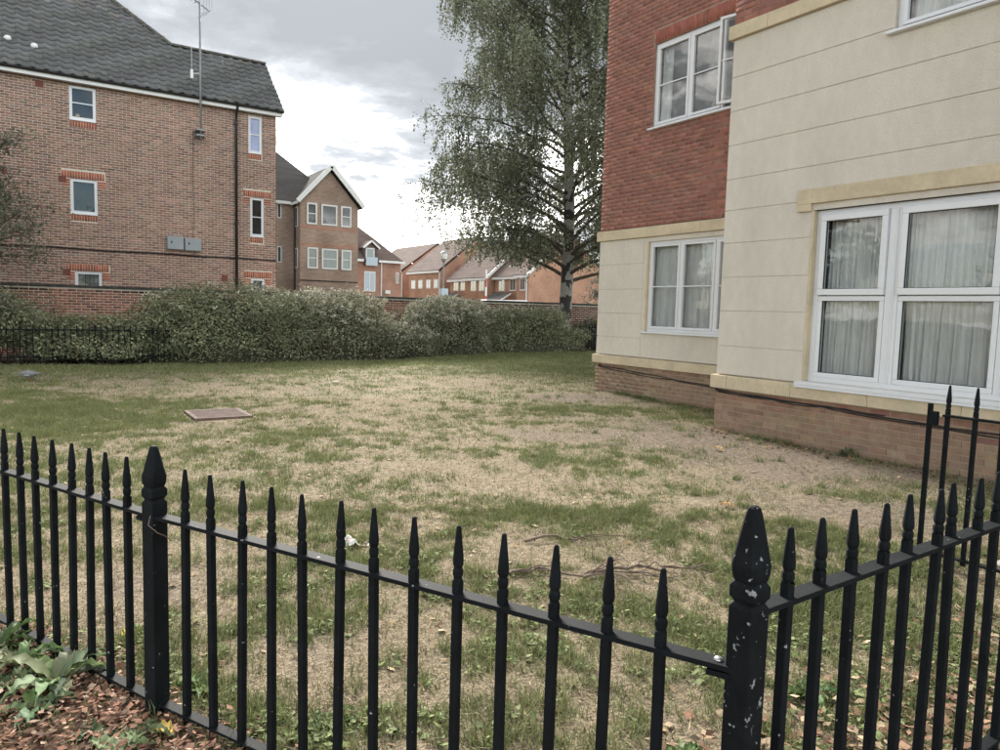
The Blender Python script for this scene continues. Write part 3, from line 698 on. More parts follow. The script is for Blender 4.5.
bricks_mesh('brickwork', fc, [r for r in cb if r not in vis], upp, wu)
near_u = sorted([r for r in ub if 8.35 < r[0]], key=lambda r: r[0]+abs(r[2]-4)*.5)[:max(0, 300-cnt)]
for rc in near_u: one_brick(fb, rc, upp(np.zeros((1, 4)))[0], wu)
ns = set(near_u); bricks_mesh('brickwork', fb, [r for r in ub if r not in ns], upp, wu)
bricks_mesh('soldier_course', fb, [(u, u+.065, sold[2]+.004, sold[3]) for u in np.arange(sold[0], sold[1]-.06, .075)],
            palette([(.30,.105,.078),(.33,.12,.09)], [1,1], .06), wu)
# +Y end faces of both blocks
fend = MB(); fend.box((BX-.0, BY1-.01, 3.285), (BX+8, BY1, 9.5)); fend.build('end_wall', 'brick_red', wu)
# hood stone over the big window, window cheeks
mb = MB(); fc.box(mb, CY0, 5.79, 3.03, 3.215, -.02, .045); fc.box(mb, 5.60, 5.79, 2.94, 3.03, -.02, .045); mb.build('hood_stone', 'stone', apt, bevel=.006)
mb = MB(); fc.box(mb, win_c[0], win_c[1], 2.95, 3.03, -.09, -.008); mb.build('window_head', 'stone', apt)
mb = MB(); fc.box(mb, 5.568, 5.605, .83, 2.945, -.15, .0035); mb.build('window_cheek', 'stone', apt); mb = MB(); fb.box(mb, 10.186, 10.235, 1.295, 2.98, -.15, .0035); mb.build('window_cheek', 'stone', apt)
# windows: big ground floor pair
def big_window(u0, u1, v0, v1, parts, mid, cur, fr=.06):
    """uPVC window of fixed lights with applied sash frames; parts = list of (u0,u1) lights"""
    return window(apt, fc, u0, u1, v0, v1, parts, trans=[mid]*(len(parts)+1), curtain=cur, fr=fr, rec=.06, sill=.07, sillext=.04)
W_, U0_ = win_c[1]-win_c[0], win_c[0]
root = MB(); 
# frame as one window with wide mullion pairs
edges = [(5.50, 4.655), (4.505, 3.46), (3.33, 2.33)]
for a, b, c, d in [(win_c[0], win_c[1], .825, .885), (win_c[0], win_c[1], 2.885, 2.95), (5.50, 5.567, .885, 2.885), (4.505, 4.655, .885, 2.885), (3.33, 3.46, .885, 2.885), (win_c[0], 2.33, .885, 2.885)]:
    fc.box(root, a, b, c, d, -.14, -.075)
wroot = root.build('window', 'upvc', apt, bevel=.004)
for (b, a) in edges:
    if b < 4.6: 
        m = MB(); fc.box(m, b+.045, b+.062, .885, 2.885, -.08, -.062); m.build('cover_strip', 'upvc', wroot, bevel=.004)
    for c, d, nn in ((.885, 1.895, -.075), (1.905, 2.885, -.040)):
        sw = .075 if d > 2 else .06
        s = MB()
        for (e1, e2, e3, e4) in ((a, b, c, c+sw), (a, b, d-sw, d), (a, a+sw, c+sw, d-sw), (b-sw, b, c+sw, d-sw)): fc.box(s, e1+.004 if e1 == a else e1, e2-.004 if e2 == b else e2, e3, e4, nn-.06, nn+.006)
        s.build('sash', 'upvc', wroot, bevel=.007)
        s = MB(); fc.box(s, a+sw-.008, b-sw+.008, c+sw-.008, d-sw+.008, nn-.035, nn-.028); s.build('pane', 'glass', wroot)
        g = MB(); fc.box(g, a+sw, b-sw, c+sw, c+sw+.006, nn-.027, nn-.006); fc.box(g, a+sw, b-sw, d-sw-.006, d-sw, nn-.027, nn-.006); fc.box(g, a+sw, a+sw+.006, c+sw+.007, d-sw-.007, nn-.027, nn-.006); fc.box(g, b-sw-.006, b-sw, c+sw+.007, d-sw-.007, nn-.027, nn-.006)
        g.build('gasket', 'seal', wroot)
s = MB(); fc.box(s, win_c[0]-.05, win_c[1]+.06, .775, .822, -.14, .105); fc.box(s, win_c[0]-.05, win_c[1]+.06, .745, .775, .085, .105); s.build('sill', 'upvc', wroot, bevel=.008)
def curtain(face, a, b, v0, v1, n, dens, parent, amp=.022, gather=0.0):
    m = 220; t = np.linspace(0, 1, m); ph = np.cumsum(rng.uniform(.3, 1.7, m)); ph = ph/ph[-1]*dens*2*pi
    amp_ = amp*(.5+fbm(t*6, t*0, 1.0, int(rng.integers(99)))); R = 11; V = []
    for kx in range(R):
        w_ = kx/(R-1); vv = v0+(v1-v0)*w_
        sq = 1-gather*(4*w_*(1-w_))
        for q in range(m):
            uu = a+(b-a)*t[q]*1.0; uu = b+(uu-b)*sq + .018*sin(ph[q]*.37+w_*3)*(1-w_)
            V.append(face.P(uu, vv, n+amp_[q]*sin(ph[q]+.5*sin(w_*2+ph[q]*.2))*(1.15-.5*w_)+.006*sin(ph[q]*2.7)))
    idx = np.arange(R*m).reshape(R, m); F = np.stack([idx[:-1,:-1], idx[:-1,1:], idx[1:,1:], idx[1:,:-1]], -1).reshape(-1, 4)
    return mesh_np('curtain', np.array(V), F, 'curtain', parent, smooth=True)
curtain(fc, 4.72, 5.46, .86, 2.90, -.215, 11, wroot); curtain(fc, 3.50, 4.47, .86, 2.90, -.215, 15, wroot); curtain(fc, 2.3, 3.3, .86, 2.90, -.215, 14, wroot)
# first floor window above, and the two of the brick part
wu1 = window(apt, fc, win_cu[0], win_cu[1], win_cu[2], win_cu[3], [.5], rec=.06, sill=.08, gl='glass_up', curtain=[(win_cu[0]+.1, win_cu[1]-.1, 1.4)])
wlo = window(apt, fb, *win_b, [.345, .675], rec=.05, sill=.085, sillext=.05)
curtain(fb, 7.8, 10.15, 1.31, 2.95, -.20, 36, wlo, .02)
window(apt, fb, *win_bu, [.36, .655], rec=.05, sill=.075, sillext=.05, gl='glass_up', opened=0)
cu = curtain(fb, 9.95, 10.2, 5.1, 6.6, -.20, 6, wlo, .02)
# dark cables slung along the plinths
def cable(face, pts, r, sag, parent, m='black_plastic'):
    P_ = []
    for (u, v), (u2, v2) in zip(pts, pts[1:]):
        for t in np.linspace(0, 1, 7)[:-1]: P_.append(face.P(u+(u2-u)*t, v+(v2-v)*t-sag*4*t*(1-t), .016))
    P_.append(face.P(*pts[-1], .016)); mb = MB(); mb.tube(P_, r, 6); return mb.build('cable', m, parent, smooth=True)
cable(fc, [(6.95,.585),(6.2,.56),(5.2,.545),(4.2,.505),(3.2,.50),(1.0,.48)], .010, .012, apt)
cable(fc, [(6.95,.565),(6.0,.535),(5.3,.53),(4.0,.485),(2.5,.47),(0.5,.46)], .008, .02, apt)
cable(fc, [(6.9,.545),(6.3,.545),(5.6,.54),(5.0,.545),(4.5,.53)], .007, .01, apt)
cable(fb, [(11.5,.55),(10.8,.52),(9.8,.47),(8.8,.42),(7.9,.42)], .009, .012, apt); cable(fb, [(11.5,.53),(10.4,.45),(9.4,.43),(8.0,.38)], .008, .015, apt)

# ------------------------------------------------------------------ three-storey brick flats (left)
lb = empty('brick_flats', (2, 26, 0), 'three storey brown brick flats with grey pantile roof behind the garden wall', 'building')
LY = 26.0; fl = Face('y', LY); LX0, LX1 = -9.0, 7.34
lw = [(1.15,1.86,7.03,8.03),(1.13,1.855,4.225,5.265),(1.2,1.93,1.45,2.47),(6.40,6.86,6.765,7.995),(6.455,6.925,3.945,5.265),(6.475,6.95,1.45,2.505),
      (-3.2,-2.4,7.03,8.03),(-3.2,-2.4,4.225,5.265),(-3.2,-2.4,1.45,2.47)]
solds = []
for i, (a, b, c, d) in enumerate(lw):
    if d < 7.5: solds.append((a-.23, b+.23, d, d+.225, 1)); solds += [(a-.23, a, d-.24, d, 2), (b, b+.23, d-.24, d, 2)]
    if c > 2: solds.append((a, b, c-.225, c, 3))
mb = MB()
for a in cells(LX0, LX1-.02, 0, 8.14, lw): fl.box(mb, *a, -.12, -.004)
core = mb.build('wall', 'mortar', lb)
mb = MB(); mb.box((LX0, LY+.125, 0), (LX1-.13, LY+4.5, 8.14)); mb.build('core', 'unlit_room', lb)  # dark fill stands in for the unlit interior behind the panes
Zr = 10.42; Yr = 28.06; EZ = 8.26; EY = 25.70; PT = math.atan2(Zr-EZ, Yr-EY)
mb = MB(); mb.add([(LX1, LY, 0), (LX1, LY+4.3, 0), (LX1, LY+4.3, 8.2), (LX1, Yr, 10.2), (LX1, LY, 8.2), (LX1-.12, LY+.12, 0), (LX1-.12, LY+4.3, 0), (LX1-.12, LY+4.3, 8.2), (LX1-.12, Yr, 10.2), (LX1-.12, LY+.12, 8.2)],
      [(0,1,2,3,4), (5,9,8,7,6)]); mb.build('end_wall', 'brick_bay', lb)
flp = palette([(.250,.148,.115),(.222,.126,.098),(.28,.168,.13),(.19,.115,.096),(.24,.162,.132)], [4,3,3,2,2], .11)
rl = brick_rects(LX0, LX1, .9, 8.12, [*lw, *[s[:4] for s in solds]])
def fl_col(r):
    c = flp(r); st = fbm(r[:, 0]*1.0, r[:, 2], .5, 5)[:, None]; return c*(.86+.55*st)
bricks_mesh('brickwork', fl, rl, fl_col, core)
srect = []
for (a, b, c, d, k) in solds:
    if k in (1, 3): srect += [(u+.004, u+.066, c+.004, d-.004) for u in np.arange(a, b-.05, .0722)]
    else: srect += [(a+.004, b-.004, v+.004, v+.066) for v in np.arange(c, d-.05, .075)]
bricks_mesh('lintel_bricks', fl, srect, palette([(.33,.115,.07),(.37,.135,.082),(.29,.10,.065)], [2,1,1], .08), core)
for i, (a, b, c, d) in enumerate(lw):
    wr = window(lb, fl, a+.004, b-.004, c+.004, d-.004, [], rec=.045, sill=.03, sillext=.0, fr=.055, tb=.03, sashes=False, bars=(i in (0, 3, 4)), gl='glass_dark' if i != 3 else 'glass_up')
    if i in (2, 5): curtain(fl, a+.06, b-.06, c+.05, d-.05, -.118, 5, wr, .004)
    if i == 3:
        m = MB(); fl.box(m, a+.06, b-.06, c+.06, d-.06, -.116, -.112); m.build('blue_reflection', 'blue_sky_tint', wr)  # flat blue sheet stands in for the sky reflected in this window
    if i == 0:
        m = MB(); m.tube([fl.P(a+.22, c+.1, -.11), fl.P(a+.22, c+.16, -.11), fl.P(a+.22, c+.20, -.11)], [.06, .07, .02], 8); m.build('ornament', 'flower', wr)
# terracotta vent bricks
for (u, v) in ((.93,5.21),(.98,2.42),(1.0-.6,7.9),(-.55,5.3),(6.2-.6,2.45)):
    m = MB(); fl.box(m, u-.1, u+.1, v-.10, v+.10, -.01, .006); 
    for q in range(4): fl.box(m, u-.085, u+.085, v-.08+q*.045, v-.06+q*.045, .006, .012)
    m.build('air_brick', 'red_vent' if 'red_vent' in MATS else mat('red_vent', (.16,.06,.05), .9, .2, 9).name, lb)
# cable line, boxes, downpipe
m = MB(); m.tube([fl.P(u, 3.15+.012*sin(u*2.3), .02) for u in np.linspace(-8.9, 7.33, 60)], .028, 6); m.build('cable', 'black_plastic', lb)
m = MB(); m.tube([fl.P(4.62+.01*sin(v*3), v, .012) for v in np.linspace(3.2, 7.2, 14)], .008, 5); m.build('cable', 'black_plastic', lb)
for (a, b, c, d) in ((3.80,4.29,3.31,3.74),(4.33,4.83,3.30,3.70)):
    m = MB(); fl.box(m, a, b, c, d, 0, .20); bx = m.build('meter_box', 'box_grey', lb, bevel=.012)
    m = MB(); fl.box(m, a+.10, a+.14, c+.19, c+.26, .201, .215); m.build('lock', 'black_plastic', bx)
m = MB(); m.tube([fl.P(5.985, .9, .07), fl.P(5.985, 7.75, .07), fl.P(5.985, 7.9, .10), fl.P(5.985, 8.1, .26), fl.P(5.985, 8.2, .27)], .045, 10); dp = m.build('downpipe', 'black_plastic', lb, smooth=True)
for v in (2.4, 4.3, 6.2, 7.6):
    m = MB(); fl.box(m, 5.925, 6.045, v, v+.05, .0, .12); m.build('bracket', 'black_plastic', dp)
# fascia, gutter
m = MB(); m.box((LX0, 25.74, 8.06), (LX1+.17, 25.77, 8.235)); m.build('fascia', 'white_paint', lb)
m = MB(); m.box((LX0, 25.77, 8.075), (LX1+.16, 26.0, 8.09)); m.build('soffit', 'white_paint', lb)
rings = []
for X_ in (LX0, LX1+.19): rings.append([(X_, 25.675+.062*cos(t), 8.225+.062*sin(t)) for t in np.linspace(pi, 2*pi, 8)]+[(X_, 25.675+.052*cos(t), 8.225+.052*sin(t)) for t in np.linspace(2*pi, pi, 8)])
m = MB(); m.loft(rings); m.build('gutter', 'black_plastic', lb)
m = MB(); m.add([(LX1+.165, 25.72, 8.06), (LX1+.165, 25.72, 8.24), (LX1+.165, Yr, 10.36), (LX1+.165, Yr, 10.18), (LX1+.14, 25.72, 8.06), (LX1+.14, 25.72, 8.24), (LX1+.14, Yr, 10.36), (LX1+.14, Yr, 10.18)],
      [(0,1,2,3),(4,5,6,7),(0,3,7,4),(1,2,6,5),(0,1,5,4)]); m.build('bargeboard', 'white_paint', lb)
# roof: one front slope under two ridges
RX1 = 7.53
def slope_end(X_):   # slope length available at X
    Y_ = np.where(X_ > 4.3, Yr, np.minimum(Yr+(4.3-X_)*1.165, 33.6)); return (Y_-EY)/cos(PT)
m = MB(); sc_, ss_ = cos(PT), sin(PT)
def sp(X_, s, h=0.0): return (X_, EY+s*sc_-h*ss_, EZ+s*ss_+h*sc_)
Lw = float(slope_end(np.array(5.0))); Lm_ = float(slope_end(np.array(-6.0))); Xm = 4.3-(33.6-Yr)/1.165
pts = [sp(LX0, 0, -.03), sp(RX1, 0, -.03), sp(RX1, Lw, -.03), sp(4.3, Lw, -.03), sp(Xm, Lm_, -.03), sp(LX0, Lm_, -.03)]
yb = 33.6+(33.6-EY)
m.add(pts, [tuple(range(6))])
m.add([(RX1, 25.72, 8.24), (RX1, Yr, Zr-.04), (RX1, 30.42, 8.24), (4.3, Yr, Zr-.04), (4.3, 30.42, 8.24), (LX0, 33.6, pts[4][2]), (LX0, yb, 8.2), (Xm, 33.6, pts[4][2]), (4.3+2.0, yb, 8.2), (4.3+2., 25.72, 8.2)],
      [(1, 2, 4, 3), (5, 7, 8, 6), (7, 3, 9, 8)])
roof = m.build('roof', 'ridge_mat', lb)
TW, TG = .335, .318
uu = np.linspace(0, 1, 9); prof = .042*np.exp(-((uu-.28)/.15)**2) - .016*np.exp(-((uu-.72)/.2)**2)+.006
def tile_verts(h0=.014):
    V = []
    for (s, dz) in ((TG*1.12, -.014), (0, .036)): V += [((u-.5)*TW*1.03, s, p+dz) for u, p in zip(uu, prof)]
    V += [((u-.5)*TW*1.03, .002, p+.036-.042) for u, p in zip(uu, prof)]
    return np.array(V)
tv = tile_verts(); q9 = 9
tf = np.array([(i, i+1, q9+i+1, q9+i) for i in range(8)]+[(q9+i, q9+i+1, 2*q9+i+1, 2*q9+i) for i in range(8)])
tw = np.stack([tv[:, 0], tv[:, 1]*sc_-tv[:, 2]*ss_, tv[:, 1]*ss_+tv[:, 2]*sc_], 1)
pos = []
for r in range(int(Lm_/TG)+1):
    for c in range(int((RX1-LX0)/TW)):
        X_ = RX1-TW/2-c*TW; s = -.03+r*TG
        if s+TG*.55 < slope_end(np.array(X_)): pos.append((X_, s))
pos = np.array(pos)
tcol = palette([(.122,.122,.125),(.106,.106,.109),(.140,.138,.136),(.130,.126,.120)], [4,3,2,1], .12)(pos)
d_ = np.hypot(pos[:, 0], EY+pos[:, 1]*sc_); visible = (pos[:, 0] > -.45) & (pos[:, 1] < 4.2)
order = np.argsort(np.where(visible, d_, 1e6)); indiv = set(order[:300].tolist())
protos = []
for k in range(6):
    me_o = mesh_np('roof_tile', tw, tf, 'tile', roof, np.repeat(tcol[k:k+1], 27, 0), origin=np.zeros(3)); protos.append(me_o)
usedp = [False]*6
for i in indiv:
    k = i % 6; loc = Vector(sp(pos[i, 0], pos[i, 1]))+Vector((random.gauss(0, .002), 0, random.gauss(0, .003)))
    if not usedp[k]: o = protos[k]; usedp[k] = True; WLOC[o] = loc; o.location = loc-WLOC[roof]
    else: copy_obj(protos[k], roof, loc)
ri = np.array([i for i in range(len(pos)) if i not in indiv])
basep = np.stack([pos[ri, 0], EY+pos[ri, 1]*sc_, EZ+pos[ri, 1]*ss_], 1)+rng.normal(0, .003, (len(ri), 3))
Vt = (basep[:, None, :]+tw[None]).reshape(-1, 3); Ft = (np.arange(len(ri))*27)[:, None, None]+tf[None]
o = mesh_np('roof_tiles', Vt, Ft.reshape(-1, 4), 'tile', roof, np.repeat(tcol[ri], 27, 0)); o['kind'] = 'stuff'
def ridge_run(A, B, parent, L_=.44, rad=.125, m_='ridge_mat'):
    A, B = Vector(A), Vector(B); n = max(1, int((B-A).length/L_)); d = (B-A)/n
    e1 = d.normalized().cross(Vector((0, 0, 1))).normalized(); e2 = e1.cross(d.normalized())
    for i in range(n):
        c = A+d*(i+.5); mb = MB(); rings = []
        for t, rr in ((-.5, rad), (.47, rad*.97)):
            p = c+d*t; rings.append([p+e1*cos(a)*rr+e2*(sin(a)*rr*.75-.03) for a in np.linspace(-.15, pi+.15, 9)])
        mb.loft(rings); mb.build('ridge_tile', m_, parent)
ridge_run((4.2, Yr, Zr+.02), (RX1, Yr, Zr+.02), roof)
h0 = Vector((4.35, Yr, Zr+.02)); h1 = Vector((Xm, 33.6, pts[4][2]+.05)); ridge_run(h0, h0+(h1-h0)*.75, roof)
for (X_, s) in ((-.35, 1.36), (.31, 1.18)):
    c = Vector(sp(X_, s, .03)); m = MB(); m.tube([c, c+Vector((0, -.03, .05)), c+Vector((0, -.05, .085)), c+Vector((0, -.06, .10))], [.10, .095, .07, .02], 10); m.build('roof_vent', 'white_paint', lb, smooth=True)
# aerial mast on the wall
mx_, my_ = 4.80, LY-.42
m = MB(); m.tube([(mx_, my_, 6.85), (mx_, my_, 11.15)], .032, 8); am = m.build('aerial_mast', 'grey_metal', lb, smooth=True); am['label'] = 'tall grey aerial mast clamped to the brick wall'
for v in (6.98, 7.15): m = MB(); m.box((mx_-.14, my_-.05, v), (mx_+.14, LY, v+.05)); m.build('bracket', 'grey_metal', am)
m = MB(); b = Vector((mx_, my_, 11.1)); bd = Vector((-.86, -.35, .32)).normalized(); m.tube([b-bd*.35, b+bd*1.25], .018, 6)
sd_ = bd.cross(Vector((0, 0, 1))).normalized(); ud_ = sd_.cross(bd)
for t in np.linspace(.1, 1.2, 10): m.tube([b+bd*t-sd_*.17, b+bd*t+sd_*.17], .008, 5); 
for t in np.linspace(.15, 1.15, 6): m.tube([b+bd*t-ud_*.09, b+bd*t+ud_*.09], .007, 5)
for sgn in (-1, 1):
    for q in range(4): m.tube([b-bd*.3+sd_*(-.22+q*.147)+ud_*.03*sgn, b-bd*.18+sd_*(-.22+q*.147)+ud_*.34*sgn], .007, 5)
m.build('television_aerial', 'grey_metal', am)
m = MB(); cc = Vector((mx_+.05, my_, 9.55)); 
for zz_ in (0, -.16): m.tube([cc+Vector((.06+.30*(1-cos(t)), -.30*sin(t)*.5, zz_+.02*sin(t))) for t in np.linspace(-2.6, 2.6, 22)], .007, 5)
m.tube([cc+Vector((.64, 0, .06)), cc+Vector((.64, 0, -.2))], .012, 5); m.tube([cc, cc+Vector((.35, 0, 0))], .01, 5); m.build('radio_aerial', 'grey_metal', am)
m = MB(); m.tube([(mx_-.26, my_, 8.95), (mx_-.26, my_, 9.85)], .006, 5); m.box((mx_-.30, my_-.03, 8.75), (mx_-.22, my_+.03, 9.02)); m.tube([(mx_-.26, my_, 8.9), (mx_, my_, 8.95)], .012, 5); m.build('whip_aerial', 'white_paint', am)

# ------------------------------------------------------------------ garden wall
WY = 23.7; fw_ = Face('y', WY); WX0, WX1 = -9, 26.0; WT = 1.93
gw = empty('garden_wall', (8, WY, 0), 'long red brick garden wall with dark weathered coping behind the shrubs', 'wall')
m = MB(); fw_.box(m, WX0, WX1, 0, WT, -.2, -.005); wmo = m.build('wall_core', 'mortar', gw)
wp = palette([(.27,.12,.085),(.31,.14,.095),(.21,.095,.07),(.17,.085,.068)], [4,3,2,1], .13)
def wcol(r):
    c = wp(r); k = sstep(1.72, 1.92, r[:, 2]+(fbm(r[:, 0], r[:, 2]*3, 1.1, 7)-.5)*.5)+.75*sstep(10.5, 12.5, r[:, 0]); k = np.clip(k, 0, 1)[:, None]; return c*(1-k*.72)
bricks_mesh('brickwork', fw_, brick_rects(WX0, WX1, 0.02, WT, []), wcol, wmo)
u = WX0; i = 0
while u < WX1:
    L_ = .225 if False else .9
    m = MB(); n1 = .055+random.uniform(-.006, .006); fw_.box(m, u+.004, u+L_-.004, WT, WT+.075+random.uniform(-.006, .006), -.26, n1); m.build('coping_stone', 'coping', gw, bevel=.015); u += L_

# ------------------------------------------------------------------ gabled brick house with bay (middle distance)
gh = empty('gabled_house', (15.7, 44, 0), 'brown brick house with a white-edged projecting gable and six white windows', 'house')
GY = 44.0; fg = Face('y', GY)
m = MB(); m.add([(13.87, GY, 0), (17.56, GY, 0), (17.56, GY, 7.82), (15.72, GY, 9.85), (13.87, GY, 7.82), (13.87, 50, 0), (17.56, 50, 0), (17.56, 50, 7.82), (15.72, 50, 9.85), (13.87, 50, 7.82)],
      [(0,1,2,3,4), (0,4,9,5), (1,6,7,2), (5,9,8,7,6)])
m.box((7.0, 45.3, 0), (13.875, 53, 7.95)); m.build('wall', 'brick_bay', gh)
m = MB()   # bay roof, main hipped roof
def slab(m, q, th=.10):
    n = (Vector(q[1])-Vector(q[0])).cross(Vector(q[2])-Vector(q[0])).normalized()*th
    k = len(q); vs = [Vector(p) for p in q]+[Vector(p)-n for p in q]
    m.add(vs, [tuple(range(k)), tuple(range(2*k-1, k-1, -1))]+[(i, (i+1) % k, k+(i+1) % k, k+i) for i in range(k)])
slab(m, [(13.62, 43.72, 7.83), (15.72, 43.72, 10.17), (15.72, 50.5, 10.17), (13.62, 50.5, 7.83)]); slab(m, [(15.72, 43.72, 10.17), (17.86, 43.72, 7.83), (17.86, 50.5, 7.83), (15.72, 50.5, 10.17)])
slab(m, [(6.8, 45.0, 7.93), (17.2, 45.0, 7.93), (13.1, 49.3, 12.2), (6.8, 49.3, 12.2)]); slab(m, [(17.2, 45.0, 7.93), (17.2, 53.6, 7.93), (13.1, 49.3, 12.2)])
m.build('roof', 'roof_far', gh)
m = MB()
for a, b in (((13.62, 43.685, 7.84), (15.72, 43.685, 10.14)), ((17.86, 43.685, 7.84), (15.72, 43.685, 10.14))): m.bar(a, b, .05, .27)
m.build('bargeboard', 'white_paint', gh)
m = MB(); m.box((7, 45.0, 7.76), (13.6, 45.06, 7.93)); m.box((13.60, 43.75, 7.70), (13.66, 45.0, 7.86)); m.build('fascia', 'white_paint', gh)
for (a, b, c, d, br) in ((14.27,14.9,6.56,7.84,1),(15.17,16.18,6.57,7.83,1),(16.43,17.1,6.55,7.83,1),(14.31,14.97,3.89,5.16,1),(15.22,16.24,3.89,5.14,1),(16.48,17.13,3.9,5.14,1)):
    m = MB(); 
    for (e1, e2, e3, e4) in ((a, b, c, c+.09), (a, b, d-.09, d), (a, a+.09, c+.09, d-.09), (b-.09, b, c+.09, d-.09)): fg.box(m, e1, e2, e3, e4, -.02, .05)
    if (a, d) != (15.17, 7.83): fg.box(m, a+.09, b-.09, (c+d)/2-.02, (c+d)/2+.03, 0, .03)
    wr = m.build('window', 'white_paint', gh)
    m = MB(); fg.box(m, a+.09, b-.09, c+.09, d-.09, .003, .014); m.build('pane', 'far_glass' if 'far_glass' in MATS else mat('far_glass', (.045,.055,.060), .06, .2, 1.5, spec=.9).name, wr)
    if c < 5:
        m = MB(); fg.box(m, a+.10, b-.10, c+.10, d-.10, .015, .02); m.build('blind', 'far_blind' if 'far_blind' in MATS else mat('far_blind', (.26,.29,.29), .3, .1, 4, spec=.7).name, wr)
for (z0, z1) in ((6.0,6.9-.1),): pass
for (a, b, c, d) in ((12.86,13.10,6.9,7.8),(12.86,13.12,4.2,5.2)):
    m = MB(); f2 = Face('y', 45.3); f2.box(m, a, b, c, d, -.02, .04); wr = m.build('window', 'white_paint', gh); m = MB(); f2.box(m, a+.03, b-.06, c+.06, d-.06, .041, .05); m.build('pane', 'far_glass', wr)
f3 = Face('x', 13.87)
for (c, d) in ((6.4, 7.6), (3.9, 5.1)):
    m = MB(); f3.box(m, 44.45, 44.85, c, d, -.02, .04); wr = m.build('window', 'white_paint', gh); m = MB(); f3.box(m, 44.51, 44.79, c+.06, d-.06, .041, .05); m.build('pane', 'far_glass', wr)
m = MB(); fg.box(m, 13.86, 17.57, 6.27, 6.50, .0, .012); fg.box(m, 13.86, 17.57, 5.22, 5.45, .0, .012); m.build('brick_band', 'brick_red', gh)
m = MB(); m.tube([fg.P(13.86, 3.16, .03), fg.P(17.58, 3.16, .03)], .035, 6); m.tube([(13.82, 44.9, .5), (13.82, 44.9, 7.8)], .05, 6); m.build('cable', 'black_plastic', gh)

# ------------------------------------------------------------------ cottage with dormer balcony
ch = empty('dormer_house', (26, 60, 0), 'red brick house with hipped roof, small white dormer and glazed doors', 'house')
m = MB(); m.box((20.5, 60, 0), (28.03, 67, 5.72)); m.build('wall', 'brick_red', ch)
m = MB(); slab(m, [(20.2, 59.7, 5.68), (28.3, 59.7, 5.68), (24.6, 63.5, 9.4), (20.2, 63.5, 9.4)]); slab(m, [(28.3, 59.7, 5.68), (28.3, 67.3, 5.68), (24.6, 63.5, 9.4)]); m.build('roof', 'roof_brown', ch)
f4 = Face('y', 60.0)
m = MB(); m.box((20.2, 59.68, 5.55), (24.4, 59.73, 5.75)); m.box((25.8, 59.68, 5.55), (28.32, 59.73, 5.75)); m.build('fascia', 'white_paint', ch)
m = MB(); m.tube([f4.P(26.15, 2, .06), f4.P(26.15, 5.6, .06)], .06, 6); m.build('downpipe', 'white_paint', ch)
m = MB(); m.add([(24.5, 59.85, 5.3), (25.66, 59.85, 5.3), (25.66, 59.85, 6.78), (25.08, 59.85, 7.2), (24.5, 59.85, 6.78), (24.5, 62.0, 5.3), (25.66, 62, 5.3), (25.66, 62, 6.78), (25.08, 62, 7.2), (24.5, 62, 6.78)], [(0,1,2,3,4),(0,4,9,5),(1,6,7,2)]); dm = m.build('dormer', 'roof_brown', ch)
m = MB(); m.bar((24.3, 59.6, 6.72), (25.08, 59.6, 7.35), .06, .14); m.bar((25.86, 59.6, 6.72), (25.08, 59.6, 7.35), .06, .14); m.build('bargeboard', 'white_paint', dm)
m = MB(); slab(m, [(24.3, 59.6, 6.76), (25.08, 59.6, 7.4), (25.08, 62, 7.4), (24.3, 62, 6.76)], .06); slab(m, [(25.08, 59.6, 7.4), (25.86, 59.6, 6.76), (25.86, 62, 6.76), (25.08, 62, 7.4)], .06); m.build('dormer_roof', 'roof_brown', dm)
f5 = Face('y', 59.85)
m = MB(); f5.box(m, 24.62, 25.42, 5.3, 6.76, 0, .05); wr = m.build('window', 'white_paint', ch); m = MB(); f5.box(m, 24.72, 25.32, 5.4, 6.66, .051, .06); m.build('pane', 'far_glass', wr)
m = MB(); f5.box(m, 24.55, 25.6, 5.22, 5.95, .30, .33); m.build('balcony_glass', 'far_blue', ch)
m = MB(); f4.box(m, 24.55, 25.6, 3.0, 4.74, -.02, .05); wr = m.build('french_door', 'white_paint', ch)
for a in (24.63, 25.12): m = MB(); f4.box(m, a, a+.4, 3.08, 4.64, .051, .06); m.build('pane', 'far_blue', wr)
m = MB(); f4.box(m, 27.56, 27.82, 3.8, 4.76, -.02, .05); wr = m.build('window', 'white_paint', ch); m = MB(); f4.box(m, 27.61, 27.77, 3.87, 4.69, .051, .06); m.build('pane', 'far_glass', wr)
m = MB(); f4.box(m, 26.5, 26.95, 2.85, 3.15, 0, .25); m.build('meter_box', 'white_paint', ch)

